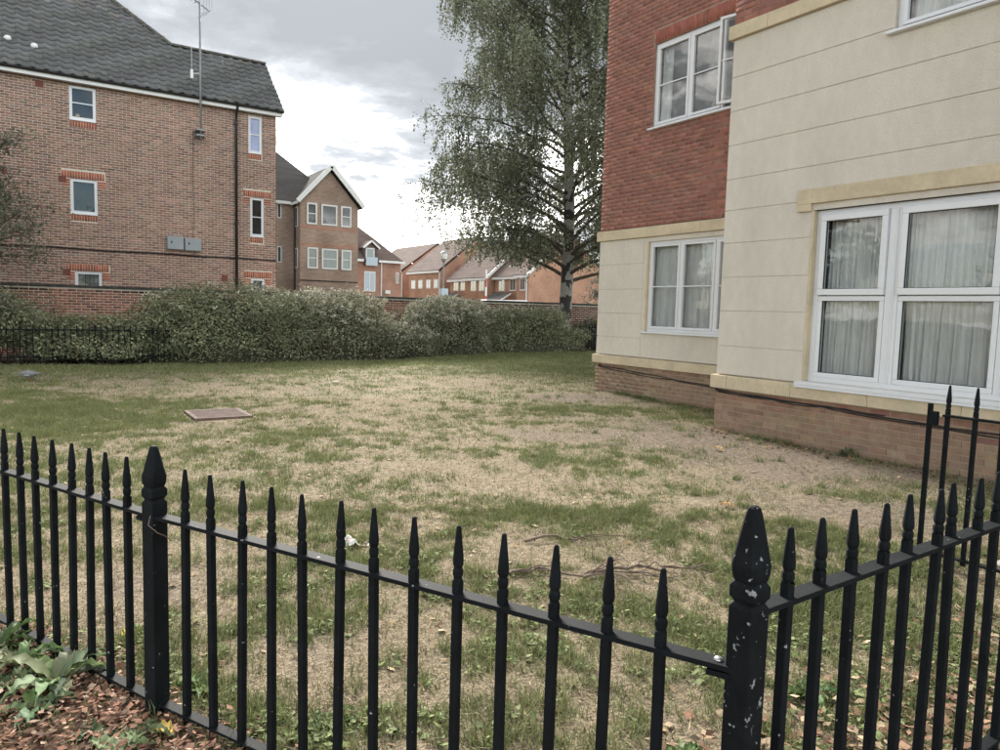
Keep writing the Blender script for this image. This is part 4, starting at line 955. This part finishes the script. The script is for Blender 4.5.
# ------------------------------------------------------------------ far terrace, fronts facing -X
def terrace(label, x0, depth, y0, y1, ez, rz, wins, roofm='roof_far', brickm='brick_orange', verge=False):
    h = empty('terrace_house', (x0, (y0+y1)/2, 0), label, 'house', None)
    f = Face('x', x0); xr = x0+depth/2
    m = MB(); m.add([(x0, y0, 0), (x0, y1, 0), (x0, y1, ez), (x0, y0, ez), (x0+depth, y0, 0), (x0+depth, y1, 0), (x0+depth, y1, ez), (x0+depth, y0, ez), (xr, y0, rz), (xr, y1, rz)],
          [(0,1,2,3), (0,3,8,7,4), (1,5,6,9,2), (4,7,6,5)]); m.build('wall', brickm, h)
    m = MB(); slab(m, [(x0-.3, y0-.12, ez-.02), (x0-.3, y1+.12, ez-.02), (xr, y1+.12, rz+.12), (xr, y0-.12, rz+.12)]); slab(m, [(xr, y0-.12, rz+.12), (xr, y1+.12, rz+.12), (x0+depth+.3, y1+.12, ez-.02), (x0+depth+.3, y0-.12, ez-.02)]); m.build('roof', roofm, h)
    m = MB(); m.box((x0-.34, y0-.1, ez-.22), (x0-.28, y1+.1, ez)); m.build('fascia', 'white_paint', h)
    m = MB(); m.tube([(x0-.06, y0+.15, 1), (x0-.06, y0+.15, ez-.1)], .06, 6); m.build('downpipe', 'white_paint', h)
    if verge: m = MB(); m.bar((x0-.3, y0-.16, ez-.02), (xr, y0-.16, rz+.1), .05, .24); m.bar((x0+depth+.3, y0-.16, ez-.02), (xr, y0-.16, rz+.1), .05, .24); m.build('bargeboard', 'white_paint', h)
    for (a, b, c, d) in wins:
        m = MB(); f.box(m, a, b, c, d, -.02, .05); wr = m.build('window', 'white_paint', h)
        mid = (a+b)/2
        for (p, q) in ((a+.1, mid-.04), (mid+.04, b-.1)):
            m = MB(); f.box(m, p, q, c+.1, d-.1, .051, .06); m.build('pane', 'far_glass', wr)
    return h
terrace('orange brick terrace house with four small front windows beside the street lamp', 36, 9, 67.3, 74.8, 5.62, 9.3, [(73.1,74.1,3.8,4.74),(71.35,72.35,3.8,4.74),(69.45,70.45,3.8,4.74),(67.75,68.7,3.8,4.74)], 'roof_brown')
terrace('orange brick terrace house mostly hidden behind the dormered house', 37, 9, 78.5, 90, 6.0, 9.35, [], 'roof_brown')
terrace('low terrace house with two windows under a stepped grey roof', 36, 8, 61.4, 65.2, 4.6, 8.0, [(63.4,64.4,3.5,4.4),(62.0,63.0,3.5,4.4)], 'roof_brown')
terrace('terrace house with white bargeboards on its gable end behind the birch', 35.4, 8, 56.9, 61.2, 4.6, 8.2, [(59.0,60.0,3.4,4.5),(57.5,58.5,3.4,4.5)], 'roof_brown', verge=True)
terrace('brown roofed terrace house seen through the hanging birch twigs', 36, 8, 52.6, 56.7, 4.65, 8.2, [(55.0,56.0,3.4,4.5),(53.2,54.2,3.4,4.5)], 'roof_brown')
terrace('terrace house with a white-edged plain brick gable beside the birch trunk', 35.6, 9, 50.8, 52.5, 4.7, 8.4, [(51.2,52.0,3.4,4.5)], 'roof_brown', verge=True)
# pale bargeboard porch roofs
for (y, lab) in ((54.6, 'small grey porch roof with white edge beneath the brown roofed house'), (64.0, 'small grey porch roof with white edge beneath the stepped roof house')):
    r = empty('porch', (34.9, y, 0), lab, 'porch'); m = MB(); slab(m, [(34.2, y-1.3, 2.45), (34.2, y+1.3, 2.45), (35.5, y+1.3, 3.2), (35.5, y-1.3, 3.2)]); m.build('roof', 'roof_far', r)
    m = MB(); m.bar((34.2, y-1.35, 2.42), (35.5, y-1.35, 3.17), .05, .14); m.build('bargeboard', 'white_paint', r)
    m = MB(); m.box((34.3, y-1.2, 0), (34.4, y-1.1, 2.5)); m.box((34.3, y+1.1, 0), (34.4, y+1.2, 2.5)); m.build('post', 'white_paint', r)
# street lamp
lp = empty('street_lamp', (25.0, 46.3, 0), 'grey street lamp with a small white lantern head beyond the garden wall', 'lamp')
m = MB(); m.tube([(25, 46.3, 0), (25, 46.3, 1.4), (25, 46.3, 1.5), (25, 46.3, 5.0)], [.11, .11, .07, .055], 8); m.build('pole', 'grey_metal', lp)
m = MB(); m.tube([(25, 46.3, 4.95), (25, 46.3, 5.1), (25, 46.3, 5.2)], [.09, .16, .20], 10); m.build('lamp_base', 'grey_metal', lp)
m = MB(); m.tube([(25, 46.3, 5.2), (25, 46.3, 5.45), (25, 46.3, 5.6)], [.20, .26, .24], 10); m.build('lantern', 'white_paint', lp)
m = MB(); m.tube([(25, 46.3, 5.6), (25, 46.3, 5.7), (25, 46.3, 5.78)], [.28, .18, .04], 10); m.build('cap', 'grey_metal', lp)
m = MB(); m.box((24.8, 46.1, 2.6), (25.3, 46.5, 3.1)); m.build('sign_box', 'far_blue', lp)
# white van roof showing over the wall
vn = empty('parked_van', (30.2, 47.5, 0), 'white van parked beyond the garden wall with only its roof showing', 'van')
def van(vn, cx, cy):
    L_, W2 = 2.5, .95
    prof = [(-L_, .45), (-L_, 1.2), (-L_+.25, 1.3), (-L_+.95, 2.25), (-L_+1.2, 2.42), (L_-.1, 2.48), (L_, 2.3), (L_, .45)]
    m = MB(); m.loft([[(cx+a, cy-W2, b) for a, b in prof], [(cx+a, cy+W2, b) for a, b in prof]]); m.build('body', 'white_paint', vn, bevel=.05)
    m = MB(); m.box((cx-L_+.9, cy-W2-.01, 1.4), (cx-L_+1.9, cy-W2+.02, 2.05)); m.build('window', 'far_glass', vn)
    m = MB(); m.add([(cx-L_+.28, cy-.8, 1.36), (cx-L_+.28, cy+.8, 1.36), (cx-L_+.9, cy+.8, 2.2), (cx-L_+.9, cy-.8, 2.2)], [(0,1,2,3)]); o = m.build('windscreen', 'far_glass', vn); o.location.x -= .03
    for a in (-1.6, 1.6):
        for s in (-1, 1): m = MB(); m.tube([(cx+a, cy+s*(W2-.2), .33), (cx+a, cy+s*(W2+.01), .33)], .33, 16); m.build('wheel', 'black_plastic', vn)
van(vn, 30.2, 47.5)
m = MB(); m.tube([(31.2, 50.5, 0), (31.2, 50.5, 2.6)], .07, 8); sp0 = empty('marker_pole', (31.2, 50.5, 0), 'thin red and white banded pole beyond the garden wall', 'pole')
for i in range(7): m = MB(); m.tube([(31.2, 50.5, .7*i), (31.2, 50.5, .7*i+.7)], .065, 8); m.build('band', 'red_paint' if i % 2 else 'white_paint', sp0)

# ------------------------------------------------------------------ vegetation
def leaf_cloud(name, C_, Nn, size, colf, parent, elong=1.7, droop=0.0, m='leaf', tilt=1.0):
    """C_ (n,3) centres, Nn (n,3) facing hints -> diamond leaves, two folded triangles each"""
    n = len(C_); rnd = rng.normal(0, 1, (n, 3)); nor = Nn+rnd*tilt; nor /= np.linalg.norm(nor, axis=1)[:, None]+1e-9
    ax = rng.normal(0, 1, (n, 3)); ax[:, 2] -= droop; ax -= nor*(ax*nor).sum(1)[:, None]; ax /= np.linalg.norm(ax, axis=1)[:, None]+1e-9
    bx_ = np.cross(nor, ax); s = (size*rng.uniform(.6, 1.35, n))[:, None]
    V = np.stack([C_-ax*s*.5, C_+bx_*s*.5/elong+nor*s*.06, C_+ax*s*.5, C_-bx_*s*.5/elong+nor*s*.06], 1)
    bse = (np.arange(n)*4)[:, None]; F = np.concatenate([bse+np.array([0, 1, 2]), bse+np.array([0, 2, 3])])
    o = mesh_np(name, V.reshape(-1, 3), F, m, parent, np.repeat(np.clip(colf(C_, n), .004, .8), 4, 0)); o['kind'] = 'stuff'; return o
def shrub(label, cx, cy, ax_, ay_, h, nleaf, base_clear=0.0, flowers=0, cols=((.195,.215,.125),(.28,.295,.178),(.125,.142,.082)), size=.072, seed=1, group=None):
    h *= 1.17; r = empty('shrub', (cx, cy, 0), label, 'shrub'); z0 = float(gz(np.array(cx), np.array(cy)))
    def surf(th, ph, k=1.0):     # superellipsoid dome with lumps
        e = .78; c_, s_ = np.cos(th), np.sin(th); cp, spn = np.cos(ph), np.sin(ph)
        lump = 1+.60*(fbm(th*2.2+seed, ph*3, 1.0, seed)-.5)+.34*(fbm(th*6+seed, ph*7, 1.0, seed+5)-.5)
        fx = np.sign(c_)*np.abs(c_)**e*np.abs(cp)**e; fy = np.sign(s_)*np.abs(s_)**e*np.abs(cp)**e; fz = np.abs(spn)**.92
        return np.stack([cx+ax_*fx*lump*k, cy+ay_*fy*lump*k, z0+h*fz*(.88+.24*(lump-.9))*k], -1), np.stack([fx/ax_, fy/ay_, fz/h*1.0], -1)
    # dark inner shell added to stop light showing through the leaves
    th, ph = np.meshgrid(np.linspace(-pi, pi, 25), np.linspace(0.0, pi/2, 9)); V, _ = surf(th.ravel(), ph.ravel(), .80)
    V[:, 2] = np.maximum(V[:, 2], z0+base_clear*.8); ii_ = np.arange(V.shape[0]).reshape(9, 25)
    F = np.stack([ii_[:-1,:-1], ii_[:-1,1:], ii_[1:,1:], ii_[1:,:-1]], -1).reshape(-1, 4); mesh_np('dark_inner_shell', V, F, 'leaf_core', r, smooth=True)
    n = nleaf; th = rng.uniform(-pi, pi, n*2); th = np.where(rng.random(n*2) < .72, -np.abs(th), th)[:n*2]; ph = np.arcsin(rng.uniform(0, 1, n*2)**.9)
    k = 1.02-.26*rng.random(n*2)**1.6; k = np.where(rng.random(n*2) < .07, 1.02+.13*rng.random(n*2)*fbm(th*9, ph*9, 1., seed), k); P_, Nn = surf(th, ph, 1.0); P_ = np.stack([cx+(P_[:, 0]-cx)*k, cy+(P_[:, 1]-cy)*k, z0+(P_[:, 2]-z0)*k], 1)+rng.normal(0, .035, (n*2, 3))
    kp = (P_[:, 2] > z0+.03+base_clear*(.7+.6*rng.random(n*2)))
    if base_clear == 0: kp &= rng.random(n*2) < (.35+.65*sstep(.1, .7, P_[:, 2]-z0))
    P_, Nn = P_[kp][:n], Nn[kp][:n]; Nn = Nn/np.linalg.norm(Nn, axis=1)[:, None]
    cs = np.array(cols)
    def cf(c, n_):
        clump = fbm(c[:, 0]*1.0+c[:, 2]*.7, c[:, 1]+c[:, 2], 3.0, seed+9)
        idx = np.clip((clump*2.4-.7+rng.normal(0, .35, n_))*3, 0, 2.99).astype(int)
        v = cs[idx]*(1+rng.normal(0, .2, (n_, 1))); dead = rng.random(n_) < .05; v[dead] = np.array([.16,.11,.06]); return v
    leaf_cloud('leaves', P_, Nn*1.2+np.array([0, 0, .7]), size, cf, r, 1.9)
    # stems
    m = MB()
    for i in range(34):
        a = rng.uniform(-pi, pi); q, _ = surf(np.array(a), np.array(rng.uniform(.1, 1.3))); b = Vector((cx+rng.normal(0, ax_*.45), cy+rng.normal(-ay_*.3, ay_*.3), z0-.02)); t = Vector(q)*.98+Vector((cx, cy, 0))*.02
        mid = (b+t)/2+Vector((rng.normal(0, .15), rng.normal(0, .1), rng.uniform(.05, .3))); m.tube([b, mid, t], [.016, .011, .005], 4, cap=False)
    m.build('stems', 'bark', r)
    if flowers:
        nf = flowers; th = rng.uniform(-pi, 0, nf); ph = np.arcsin(np.clip(rng.uniform(.35, 1, nf)**.6, 0, 1)); P_, Nn = surf(th, ph, 1.03)
        off = rng.normal(0, 1, (nf, 14, 3))*np.array([.045, .045, .03]); C_ = (P_[:, None, :]+off).reshape(-1, 3)
        fcol = lambda c, n_: np.array([.48,.45,.36])*(1+rng.normal(0, .18, (n_, 1)))
        leaf_cloud('flower_heads', C_, np.tile([0, -.4, 1.], (len(C_), 1)), .045, fcol, r, 1.2, m='litter')
    return r
gy_c = ((.21,.22,.14),(.30,.31,.21),(.13,.142,.09))
shrub('leafy shrub with bare twiggy base where old railings show through, under the hanging branch', -1.1, 21.35, 1.75, .95, 1.62, 15000, .50, seed=3)
shrub('low trimmed part of the hedge below the curtained window', 1.35, 21.35, 1.55, .95, 1.12, 13000, .12, seed=4)
shrub('broad dense green shrub topping the wall below the grey meter boxes', 4.6, 21.5, 2.75, 1.3, 1.98, 26000, .0, seed=5, flowers=25)
shrub('rounded shrub with pale flower heads in front of the projecting gable', 7.75, 21.7, 2.4, 1.3, 1.92, 23000, .0, seed=6, flowers=230, cols=gy_c)
shrub('bushy shrub sprinkled with whitish flowers below the street lamp', 12.1, 22.2, 2.05, 1.15, 1.80, 20000, .0, seed=7, flowers=260, cols=gy_c)
shrub('low dip of flowering hedge between two taller flowering shrubs', 10.0, 21.7, 1.5, .95, 1.0, 11000, .0, seed=8, flowers=120, cols=gy_c)
shrub('dark green shrub left of the birch trunk with few flowers', 15.3, 22.3, 2.6, 1.0, 1.50, 20000, .0, seed=9, flowers=60)
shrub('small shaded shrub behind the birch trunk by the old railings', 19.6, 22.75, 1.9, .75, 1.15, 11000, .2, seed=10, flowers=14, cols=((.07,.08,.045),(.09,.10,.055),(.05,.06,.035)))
# old railings in the hedge
def old_rail(label, x0, x1, y, h):
    r = empty('old_railing', (x0, y, 0), label, 'railing'); z = float(gz(np.array((x0+x1)/2), np.array(y)))
    for v in (.18, h-.12): m = MB(); m.bar((x0, y, z+v), (x1, y, z+v), .035, .03); m.build('rail', 'iron', r)
    pr = None
    for i in range(int((x1-x0)/.13)):
        p = Vector((x0+.06+i*.13, y, z))
        if pr is None: m = MB(); m.tube([p, p+Vector((0, 0, h))], .011, 6); pr = m.build('bar', 'iron', r, origin=p)
        else: copy_obj(pr, r, p)
old_rail('rusting dark old railings swallowed by the twiggy hedge base', -3.0, 3.2, 20.55, .95)
old_rail('dark old railings behind the birch trunk at the lawn edge', 18.3, 22.6, 21.95, 1.05)

def limb(m, p, d, L_, r0_, r1_, n=6, grav=0.0, wob=.12, seg=5):
    pts = [Vector(p)]; d = Vector(d).normalized(); rad = [r0_]
    for i in range(n):
        d = (d+Vector((rng.normal(0, wob), rng.normal(0, wob), rng.normal(0, wob)-grav))).normalized()
        pts.append(pts[-1]+d*L_/n); rad.append(r0_+(r1_-r0_)*(i+1)/n)
    m.tube(pts, rad, seg, cap=False); return pts
def birch(cx, cy, Ht):
    z0 = float(gz(np.array(cx), np.array(cy))); r = empty('birch_tree', (cx, cy, z0), 'tall weeping silver birch with hanging leafy twigs beside the rendered building', 'tree')
    tr = MB(); hs = np.linspace(0, Ht, 16); lean = lambda h: Vector((cx+.10*sin(h*.45)-.012*h, cy+.06*sin(h*.6+1), z0+h-.05))
    tr.tube([lean(h) for h in hs], [(.26*(1-h/Ht)**.8+.012)*(1.25 if h < .3 else 1) for h in hs], 12, cap=False); tr.build('trunk', 'birch_bark', r, smooth=True)
    br = MB(); tw_ = MB(); LC = []
    def strand(p, L_):
        n = max(3, int(L_/.17)); q = Vector(p); d = Vector((rng.normal(0, .5), rng.normal(0, .5), -.2)); pts = [q.copy()]
        zmin = z0+3.3+.8*rng.random()
        for i in range(n):
            if q.z < zmin: break
            d = (d*.62+Vector((rng.normal(0, .12), rng.normal(0, .12), -.55))).normalized(); q = q+d*L_/n; pts.append(q.copy())
        if len(pts) < 2: return
        tw_.tube(pts, [.006]*(len(pts)-1)+[.003], 3, cap=False)
        for a, b in zip(pts, pts[1:]):
            for _ in range(6): t = rng.random(); LC.append(a.lerp(b, t)+Vector(rng.normal(0, .062, 3)))
    nb = 100
    for i in range(nb):
        f = (i+rng.random())/nb; h = 2.7+f**1.08*(Ht-3.7); az = i*2.399+rng.normal(0, .3); Lb = (5.9*(1-f)**.33+.7)*rng.uniform(.74, 1.03)
        if h < 4.2: Lb *= .8
        up_ = .55+.75*f; p = lean(h)
        pts = limb(br, p, (cos(az), sin(az), up_), Lb, .060*(1-f)+.022, .012, 7, grav=.075, wob=.07)
        for j in range(2, 8):
            n2 = 4 if j < 7 else 3
            for _ in range(n2):
                d = (pts[min(j, 7)]-pts[j-1]).normalized(); sd2 = Vector((rng.normal(0, .8), rng.normal(0, .8), rng.normal(.1, .4)))
                p2 = limb(br, pts[j], d*.8+sd2, Lb*rng.uniform(.10, .26)+.15, .014, .005, 4, grav=.14, wob=.12, seg=3)
                for q in p2[1:]:
                    for _ in range(5): LC.append(q+Vector(rng.normal(0, .13, 3)))
                    if rng.random() < .60+.12*(1-f): strand(q, rng.uniform(.4, 1.7)*(.75+.6*(1-f)))
    br.build('branches', 'bark', r); tw_.build('twigs', 'twig', r)['kind'] = 'stuff'
    C_ = np.array([tuple(v) for v in LC]); C_ = C_[C_[:, 2] > z0+2.2]
    def cf(c, n_): return np.array([.150,.166,.108])*(1+rng.normal(0, .24, (n_, 1)))*(.75+.6*fbm(c[:, 0]+c[:, 2], c[:, 1]+c[:, 2], 1.1, 12))[:, None]+np.array([.03,.02,.0])*(rng.random((n_, 1)) < .06)
    leaf_cloud('leaves', C_, np.tile([0., 0, .2], (len(C_), 1)), .092, cf, r, 1.4, droop=1.0)
    return len(C_)
NB = birch(17.75, 22.75, 20.5)

def small_tree(name, label, cx, cy, Ht, spread, nleaf_per, cols, size, clear, m_='leaf', nb=30, trunk=.10):
    z0 = float(gz(np.array(cx), np.array(cy))) if abs(cx) < 25 and cy < 26 else 0.0; r = empty(name, (cx, cy, z0), label, 'tree')
    tr = MB(); pts = limb(tr, (cx, cy, z0-.05), (0, 0, 1), Ht*.85, trunk, .02, 8, wob=.05, seg=8); tr.build('trunk', 'bark', r, smooth=True)
    br = MB(); LC = []
    for i in range(nb):
        f = (i+rng.random())/nb; h = clear+f*(Ht*.85-clear); p = pts[min(8, int(h/(Ht*.85)*8))].copy(); p.z = z0+h; az = i*2.399+rng.normal(0, .4)
        Lb = spread*(1-.65*f)*rng.uniform(.7, 1.15); q = limb(br, p, (cos(az), sin(az), .25+.7*f), Lb, trunk*.35*(1-.6*f), .008, 6, grav=.05, wob=.14)
        for j in range(2, 7):
            for _ in range(4):
                q2 = limb(br, q[j], Vector((rng.normal(), rng.normal(), rng.normal(.15, .6))), Lb*rng.uniform(.12, .3), .010, .004, 3, wob=.2, seg=3)
                for e_ in q2[1:]:
                    for _ in range(nleaf_per): LC.append(e_+Vector(rng.normal(0, .10*spread/2, 3)))
    br.build('branches', 'bark', r); C_ = np.array([tuple(v) for v in LC]); cs = np.array(cols)
    leaf_cloud('leaves', C_, np.tile([0., 0, .8], (len(C_), 1)), size, lambda c, n_: cs[rng.integers(0, len(cs), n_)]*(1+rng.normal(0, .2, (n_, 1))), r, 1.6)
    return r
small_tree('ornamental_tree', 'small sparse grey-green tree reaching over the hedge in front of the brick flats', -2.0, 21.5, 6.2, 2.95, 9, [(.13,.14,.10),(.16,.17,.12),(.095,.105,.075)], .075, 1.6, nb=46)
small_tree('garden_tree', 'dusty green bush rising over the wall beside the rendered corner', 27.5, 31.0, 4.6, 2.2, 5, [(.10,.11,.085),(.13,.135,.11)], .10, .8)
for (x_, y_, h_, lab) in ((-9, 17, 9.5, 'round leafy tree standing on the far side of the lawn beyond the weeds'), (-13, 24, 12, 'tall leafy tree beside the end of the brick flats'), (-12, 9, 8.5, 'leafy tree across the street facing the rendered building'), (-2, -15, 11, 'tall leafy street tree mirrored in the windows of the brick flats'), (6, -17, 9.5, 'leafy street tree opposite the side railings')):
    small_tree('street_tree', lab, x_, y_, h_, 3.6, 3, [(.05,.07,.028),(.07,.09,.038),(.035,.048,.02)], .24, 2.0, nb=30, trunk=.2)

# weeds by the bark bed
def leaf_blade(L_, W2, lobes, curl, col, seed):
    n = 12; V = []; F = []
    for i in range(n+1):
        t = i/n; x_ = L_*t; z_ = .62*L_*sin(t*pi*.72)*curl-.03*t
        wv = W2*(sin(min(1, t*1.15+.04)*pi)**.75)*(1+(.35*sin(t*n*pi*.9+seed) if lobes else .08*sin(t*17+seed)))*(1 if t < .97 else .15)+.004
        V += [(x_, -wv, z_+.10*wv+.010*sin(i*1.9+seed)), (x_, 0, z_-.012), (x_, wv, z_+.10*wv+.010*sin(i*2.3+seed+1))]
        if i: b = 3*i; F += [(b-3, b-2, b+1, b), (b-2, b-1, b+2, b+1)]
    return V, F
def weed(label, x_, y_, n, L_, W2, lobes, cols, tilt=.5):
    z_ = float(gz(np.array(x_), np.array(y_))); r = empty('weed_plant', (x_, y_, z_), label, 'weed')
    for i in range(n):
        a = i*2.4+random.uniform(-.3, .3); Ls = L_*random.uniform(.65, 1.15); V, F = leaf_blade(Ls, W2*random.uniform(.8, 1.2), lobes, tilt*random.uniform(.5, 1.3), None, i)
        V = [(x_+p[0]*cos(a)-p[1]*sin(a), y_+p[0]*sin(a)+p[1]*cos(a), max(z_+.006, z_+p[2]+.01)) for p in V]
        mb = MB(); c = cols[i % len(cols)]; mb.add(V, F, tuple(v*random.uniform(.85, 1.15) for v in c)); mb.build('leaf', 'leaf', r, color=True, smooth=True)
    return r
GW = [(.20,.26,.135),(.24,.30,.16),(.165,.22,.11)]
weed('large pale green dock-like rosette in the bark chips against the railing', .055, 3.42, 15, .23, .030, False, GW, .75)
weed('clump of ragged lobed dandelion leaves beside the largest rosette', -.10, 3.50, 10, .15, .02, True, [(.10,.14,.06),(.12,.16,.07)], .5)
weed('tuft of finely cut weed leaves at the railing foot', -.16, 3.86, 22, .17, .014, True, [(.075,.115,.045),(.10,.14,.055)], 1.0)
weed('pale lobed weed rosette at the edge of the bark bed', -.03, 3.24, 10, .15, .022, True, GW, .5)
weed('dense low weed between the largest rosette and the finely cut tuft', -.07, 3.66, 14, .16, .018, True, [(.14,.19,.085),(.17,.22,.10)], .8)
weed('flat lobed weed among bark chips near the broad middle post', .30, 2.86, 9, .13, .020, True, GW, .45)
weed('small lobed weed low in the bark chips', .16, 2.93, 7, .11, .018, True, [(.10,.15,.07)], .4)
weed('round-leaved weed in the bark chips', .215, 2.78, 7, .12, .026, False, GW, .5)
weed('young weed growing inside the railing by the middle post', .56, 3.06, 8, .11, .016, True, [(.12,.18,.06)], .7)
weed('sprawling green weed on the lawn edge inside the panel', .92, 2.58, 10, .13, .016, True, [(.11,.165,.055)], .5)
weed('leafy green weed beyond the side railings', 2.75, 1.75, 12, .14, .018, True, [(.11,.17,.055)], .5)
weed('leafy weed at the corner of the side railings', 1.95, 1.72, 9, .12, .016, True, [(.12,.17,.06)], .5)
weed('small bushy weed against the brick plinth below the wide window', 8.04, 4.85, 20, .10, .009, True, [(.14,.165,.09)], 1.5)
weed('tiny bushy weed at the plinth nearer the cream corner', 8.05, 5.95, 12, .06, .007, True, [(.15,.17,.09)], 1.4)
def yellow_leaf(label, x_, y_, col, s=.05):
    V, F = leaf_blade(s*1.6, s*.45, False, .5, None, 2); a = random.uniform(0, 6); z_ = float(gz(np.array(x_), np.array(y_)))+.02
    mb = MB(); mb.add([(x_+p[0]*cos(a)-p[1]*sin(a), y_+p[0]*sin(a)+p[1]*cos(a), z_+p[2]) for p in V], F, col); tag(mb.build('fallen_leaf', 'leaf', color=True, smooth=True), label, 'leaf')
yellow_leaf('yellow fallen leaf on the bark chips below the middle post', .415, 2.80, (.48,.34,.08), .06)
yellow_leaf('yellow fallen leaf behind the railing panel on brown litter', .33, 3.75, (.50,.40,.06), .05)
yellow_leaf('tan fallen leaf on the bare soil of the lawn', 6.9, 5.7, (.50,.36,.20), .10)
yellow_leaf('orange-tan curled leaf on the lawn beyond the corner post', 4.9, 3.9, (.48,.30,.15), .08)

# ------------------------------------------------------------------ small things on the lawn
m = MB(); z_ = float(gz(np.array(2.2), np.array(10.8))); m.box((1.83, 10.33, z_-.03), (2.60, 11.19, z_+.045)); ic = m.build('inspection_cover', 'rust_plate', bevel=.01)
tag(ic, 'flat brown rusty inspection cover set in the lawn', 'drain cover')
m = MB()
for i in range(9): m.box((1.89, 10.40+i*.085, z_+.0455), (2.54, 10.44+i*.085, z_+.050))
m.build('tread_ribs', 'rust_plate', ic)
# fallen branch
def fallen(label, A, B, n, seed):
    st = np.random.default_rng(seed); A, B = Vector(A), Vector(B); m = MB(); d = B-A; L_ = d.length
    def gp(v, h): return Vector((v.x, v.y, float(gz(np.array(v.x), np.array(v.y)))+h))
    main = [gp(A+d*t+Vector((st.normal(0, .03), st.normal(0, .03), 0)), .018+.025*sin(t*5)**2) for t in np.linspace(0, 1, 10)]
    m.tube(main, list(np.linspace(.012, .004, 10)), 6)
    for i in range(n):
        t = st.uniform(.05, .95); p = main[int(t*9)]; a = math.atan2(d.y, d.x)+st.choice([-1, 1])*st.uniform(.4, 1.3); l_ = st.uniform(.15, .45)
        q = []
        for k_ in range(6):
            a += st.normal(0, .22); p2 = (q[-1] if q else p)+Vector((cos(a), sin(a), 0))*l_/5*(1 if q else 0); q.append(gp(p2, .02+.05*sin(k_/5*2.5)*st.uniform(.3, 1.2)))
        m.tube(q, list(np.linspace(.006, .0022, 6)), 5)
        if st.random() < .6:
            p = q[3]; a += st.choice([-1, 1])*.8; q2 = [gp(p+Vector((cos(a), sin(a), 0))*l_*.5*k_/3, .03+.01*k_) for k_ in range(4)]; m.tube(q2, [.004, .003, .0025, .002], 4)
    return tag(m.build('fallen_branch', 'dead_twig'), label, 'branch')
fallen('grey dead branch with side twigs lying in the dry grass', (2.35, 3.62, 0), (2.98, 3.15, 0), 6, 3)
fallen('thin forked dead branch lying across the lawn toward the corner post', (2.78, 3.30, 0), (3.60, 3.02, 0), 9, 5)
fallen('small dead twig lying beside a green tuft', (2.9, 4.05, 0), (3.25, 3.75, 0), 3, 8)
# crumpled wrapper
m = MB(); z_ = float(gz(np.array(1.8), np.array(4.55)))+.01; G = 7; st = np.random.default_rng(4)
V = [(1.74+.15*i/(G-1)+st.normal(0, .006), 4.47+.11*j/(G-1)+st.normal(0, .006), z_+.055*sin(i*1.05)*(.4+.6*j/(G-1))+st.uniform(0, .022)) for j in range(G) for i in range(G)]
m.add(V, [(j*G+i, j*G+i+1, (j+1)*G+i+1, (j+1)*G+i) for j in range(G-1) for i in range(G-1)]); tag(m.build('crumpled_wrapper', 'paper'), 'crumpled white and red snack wrapper lying in the grass', 'litter')
m = MB(); z_ = float(gz(np.array(5.4), np.array(14.6)))+.03; m.add([(5.3, 14.6, z_), (5.42, 14.55, z_+.005), (5.44, 14.68, z_+.02), (5.33, 14.7, z_+.01)], [(0,1,2,3)]); tag(m.build('paper_scrap', 'concrete'), 'pale scrap of paper far out on the lawn', 'litter')
# pigeon
def pigeon(x_, y_):
    z_ = float(gz(np.array(x_), np.array(y_))); r = empty('pigeon', (x_, y_, z_), 'plump grey wood pigeon feeding on the grass near the hedge', 'bird')
    a = yaw+.12; fx = Vector((-cos(a), sin(a), 0)); sy_ = Vector((sin(a), cos(a), 0))    # head to picture left, along its own axis
    def pt(l_, s, h): return Vector((x_, y_, z_))+fx*l_+sy_*s+Vector((0, 0, h))
    sec = [(-.24,.022,.007,.150),(-.17,.032,.014,.142),(-.11,.048,.035,.130),(-.04,.072,.066,.125),(.03,.078,.074,.128),(.09,.066,.066,.128),(.135,.042,.046,.135),(.165,.030,.032,.138),(.19,.030,.031,.132),(.215,.026,.027,.122),(.235,.014,.014,.112),(.25,.006,.006,.104),(.262,.002,.002,.098)]
    m = MB(); m.loft([[pt(l_, w_*cos(t), c+h_*sin(t)) for t in np.linspace(0, 2*pi, 15)[:-1]] for l_, w_, h_, c in sec]); m.build('body', 'pigeon', r, smooth=True)
    for s in (-1, 1):
        m = MB(); m.loft([[pt(l_, s*(w_+.012*cos(t)), c+h_*sin(t)) for t in np.linspace(0, 2*pi, 11)[:-1]] for l_, w_, h_, c in ((-.20,.03,.008,.150),(-.12,.058,.026,.140),(-.02,.078,.043,.138),(.05,.076,.042,.138),(.09,.062,.02,.138))]); wg = m.build('wing', 'pigeon', r, smooth=True)
        m = MB(); m.loft([[pt(l_, s*(.088*1.0-.02*abs(l_)+.004*cos(t)), .112+.007*sin(t)) for t in np.linspace(0, 2*pi, 7)[:-1]] for l_ in (-.06, .05)]); m.build('wing_bar', 'pigeon_pale', wg)
        m = MB(); m.tube([pt(.01, s*.03, .075), pt(.0, s*.03, .03), pt(.005, s*.03, .004)], .007, 5); m.tube([pt(-.02, s*.03, .004), pt(.045, s*.035, .004)], .005, 4); m.build('leg', 'pink', r)
    m = MB(); m.loft([[pt(l_, w_*cos(t), .150+.006*sin(t)) for t in np.linspace(0, 2*pi, 9)[:-1]] for l_, w_ in ((-.30, .034), (-.22, .028))]); m.build('tail', 'pigeon_dark', r)
pigeon(-.03, 16.95)
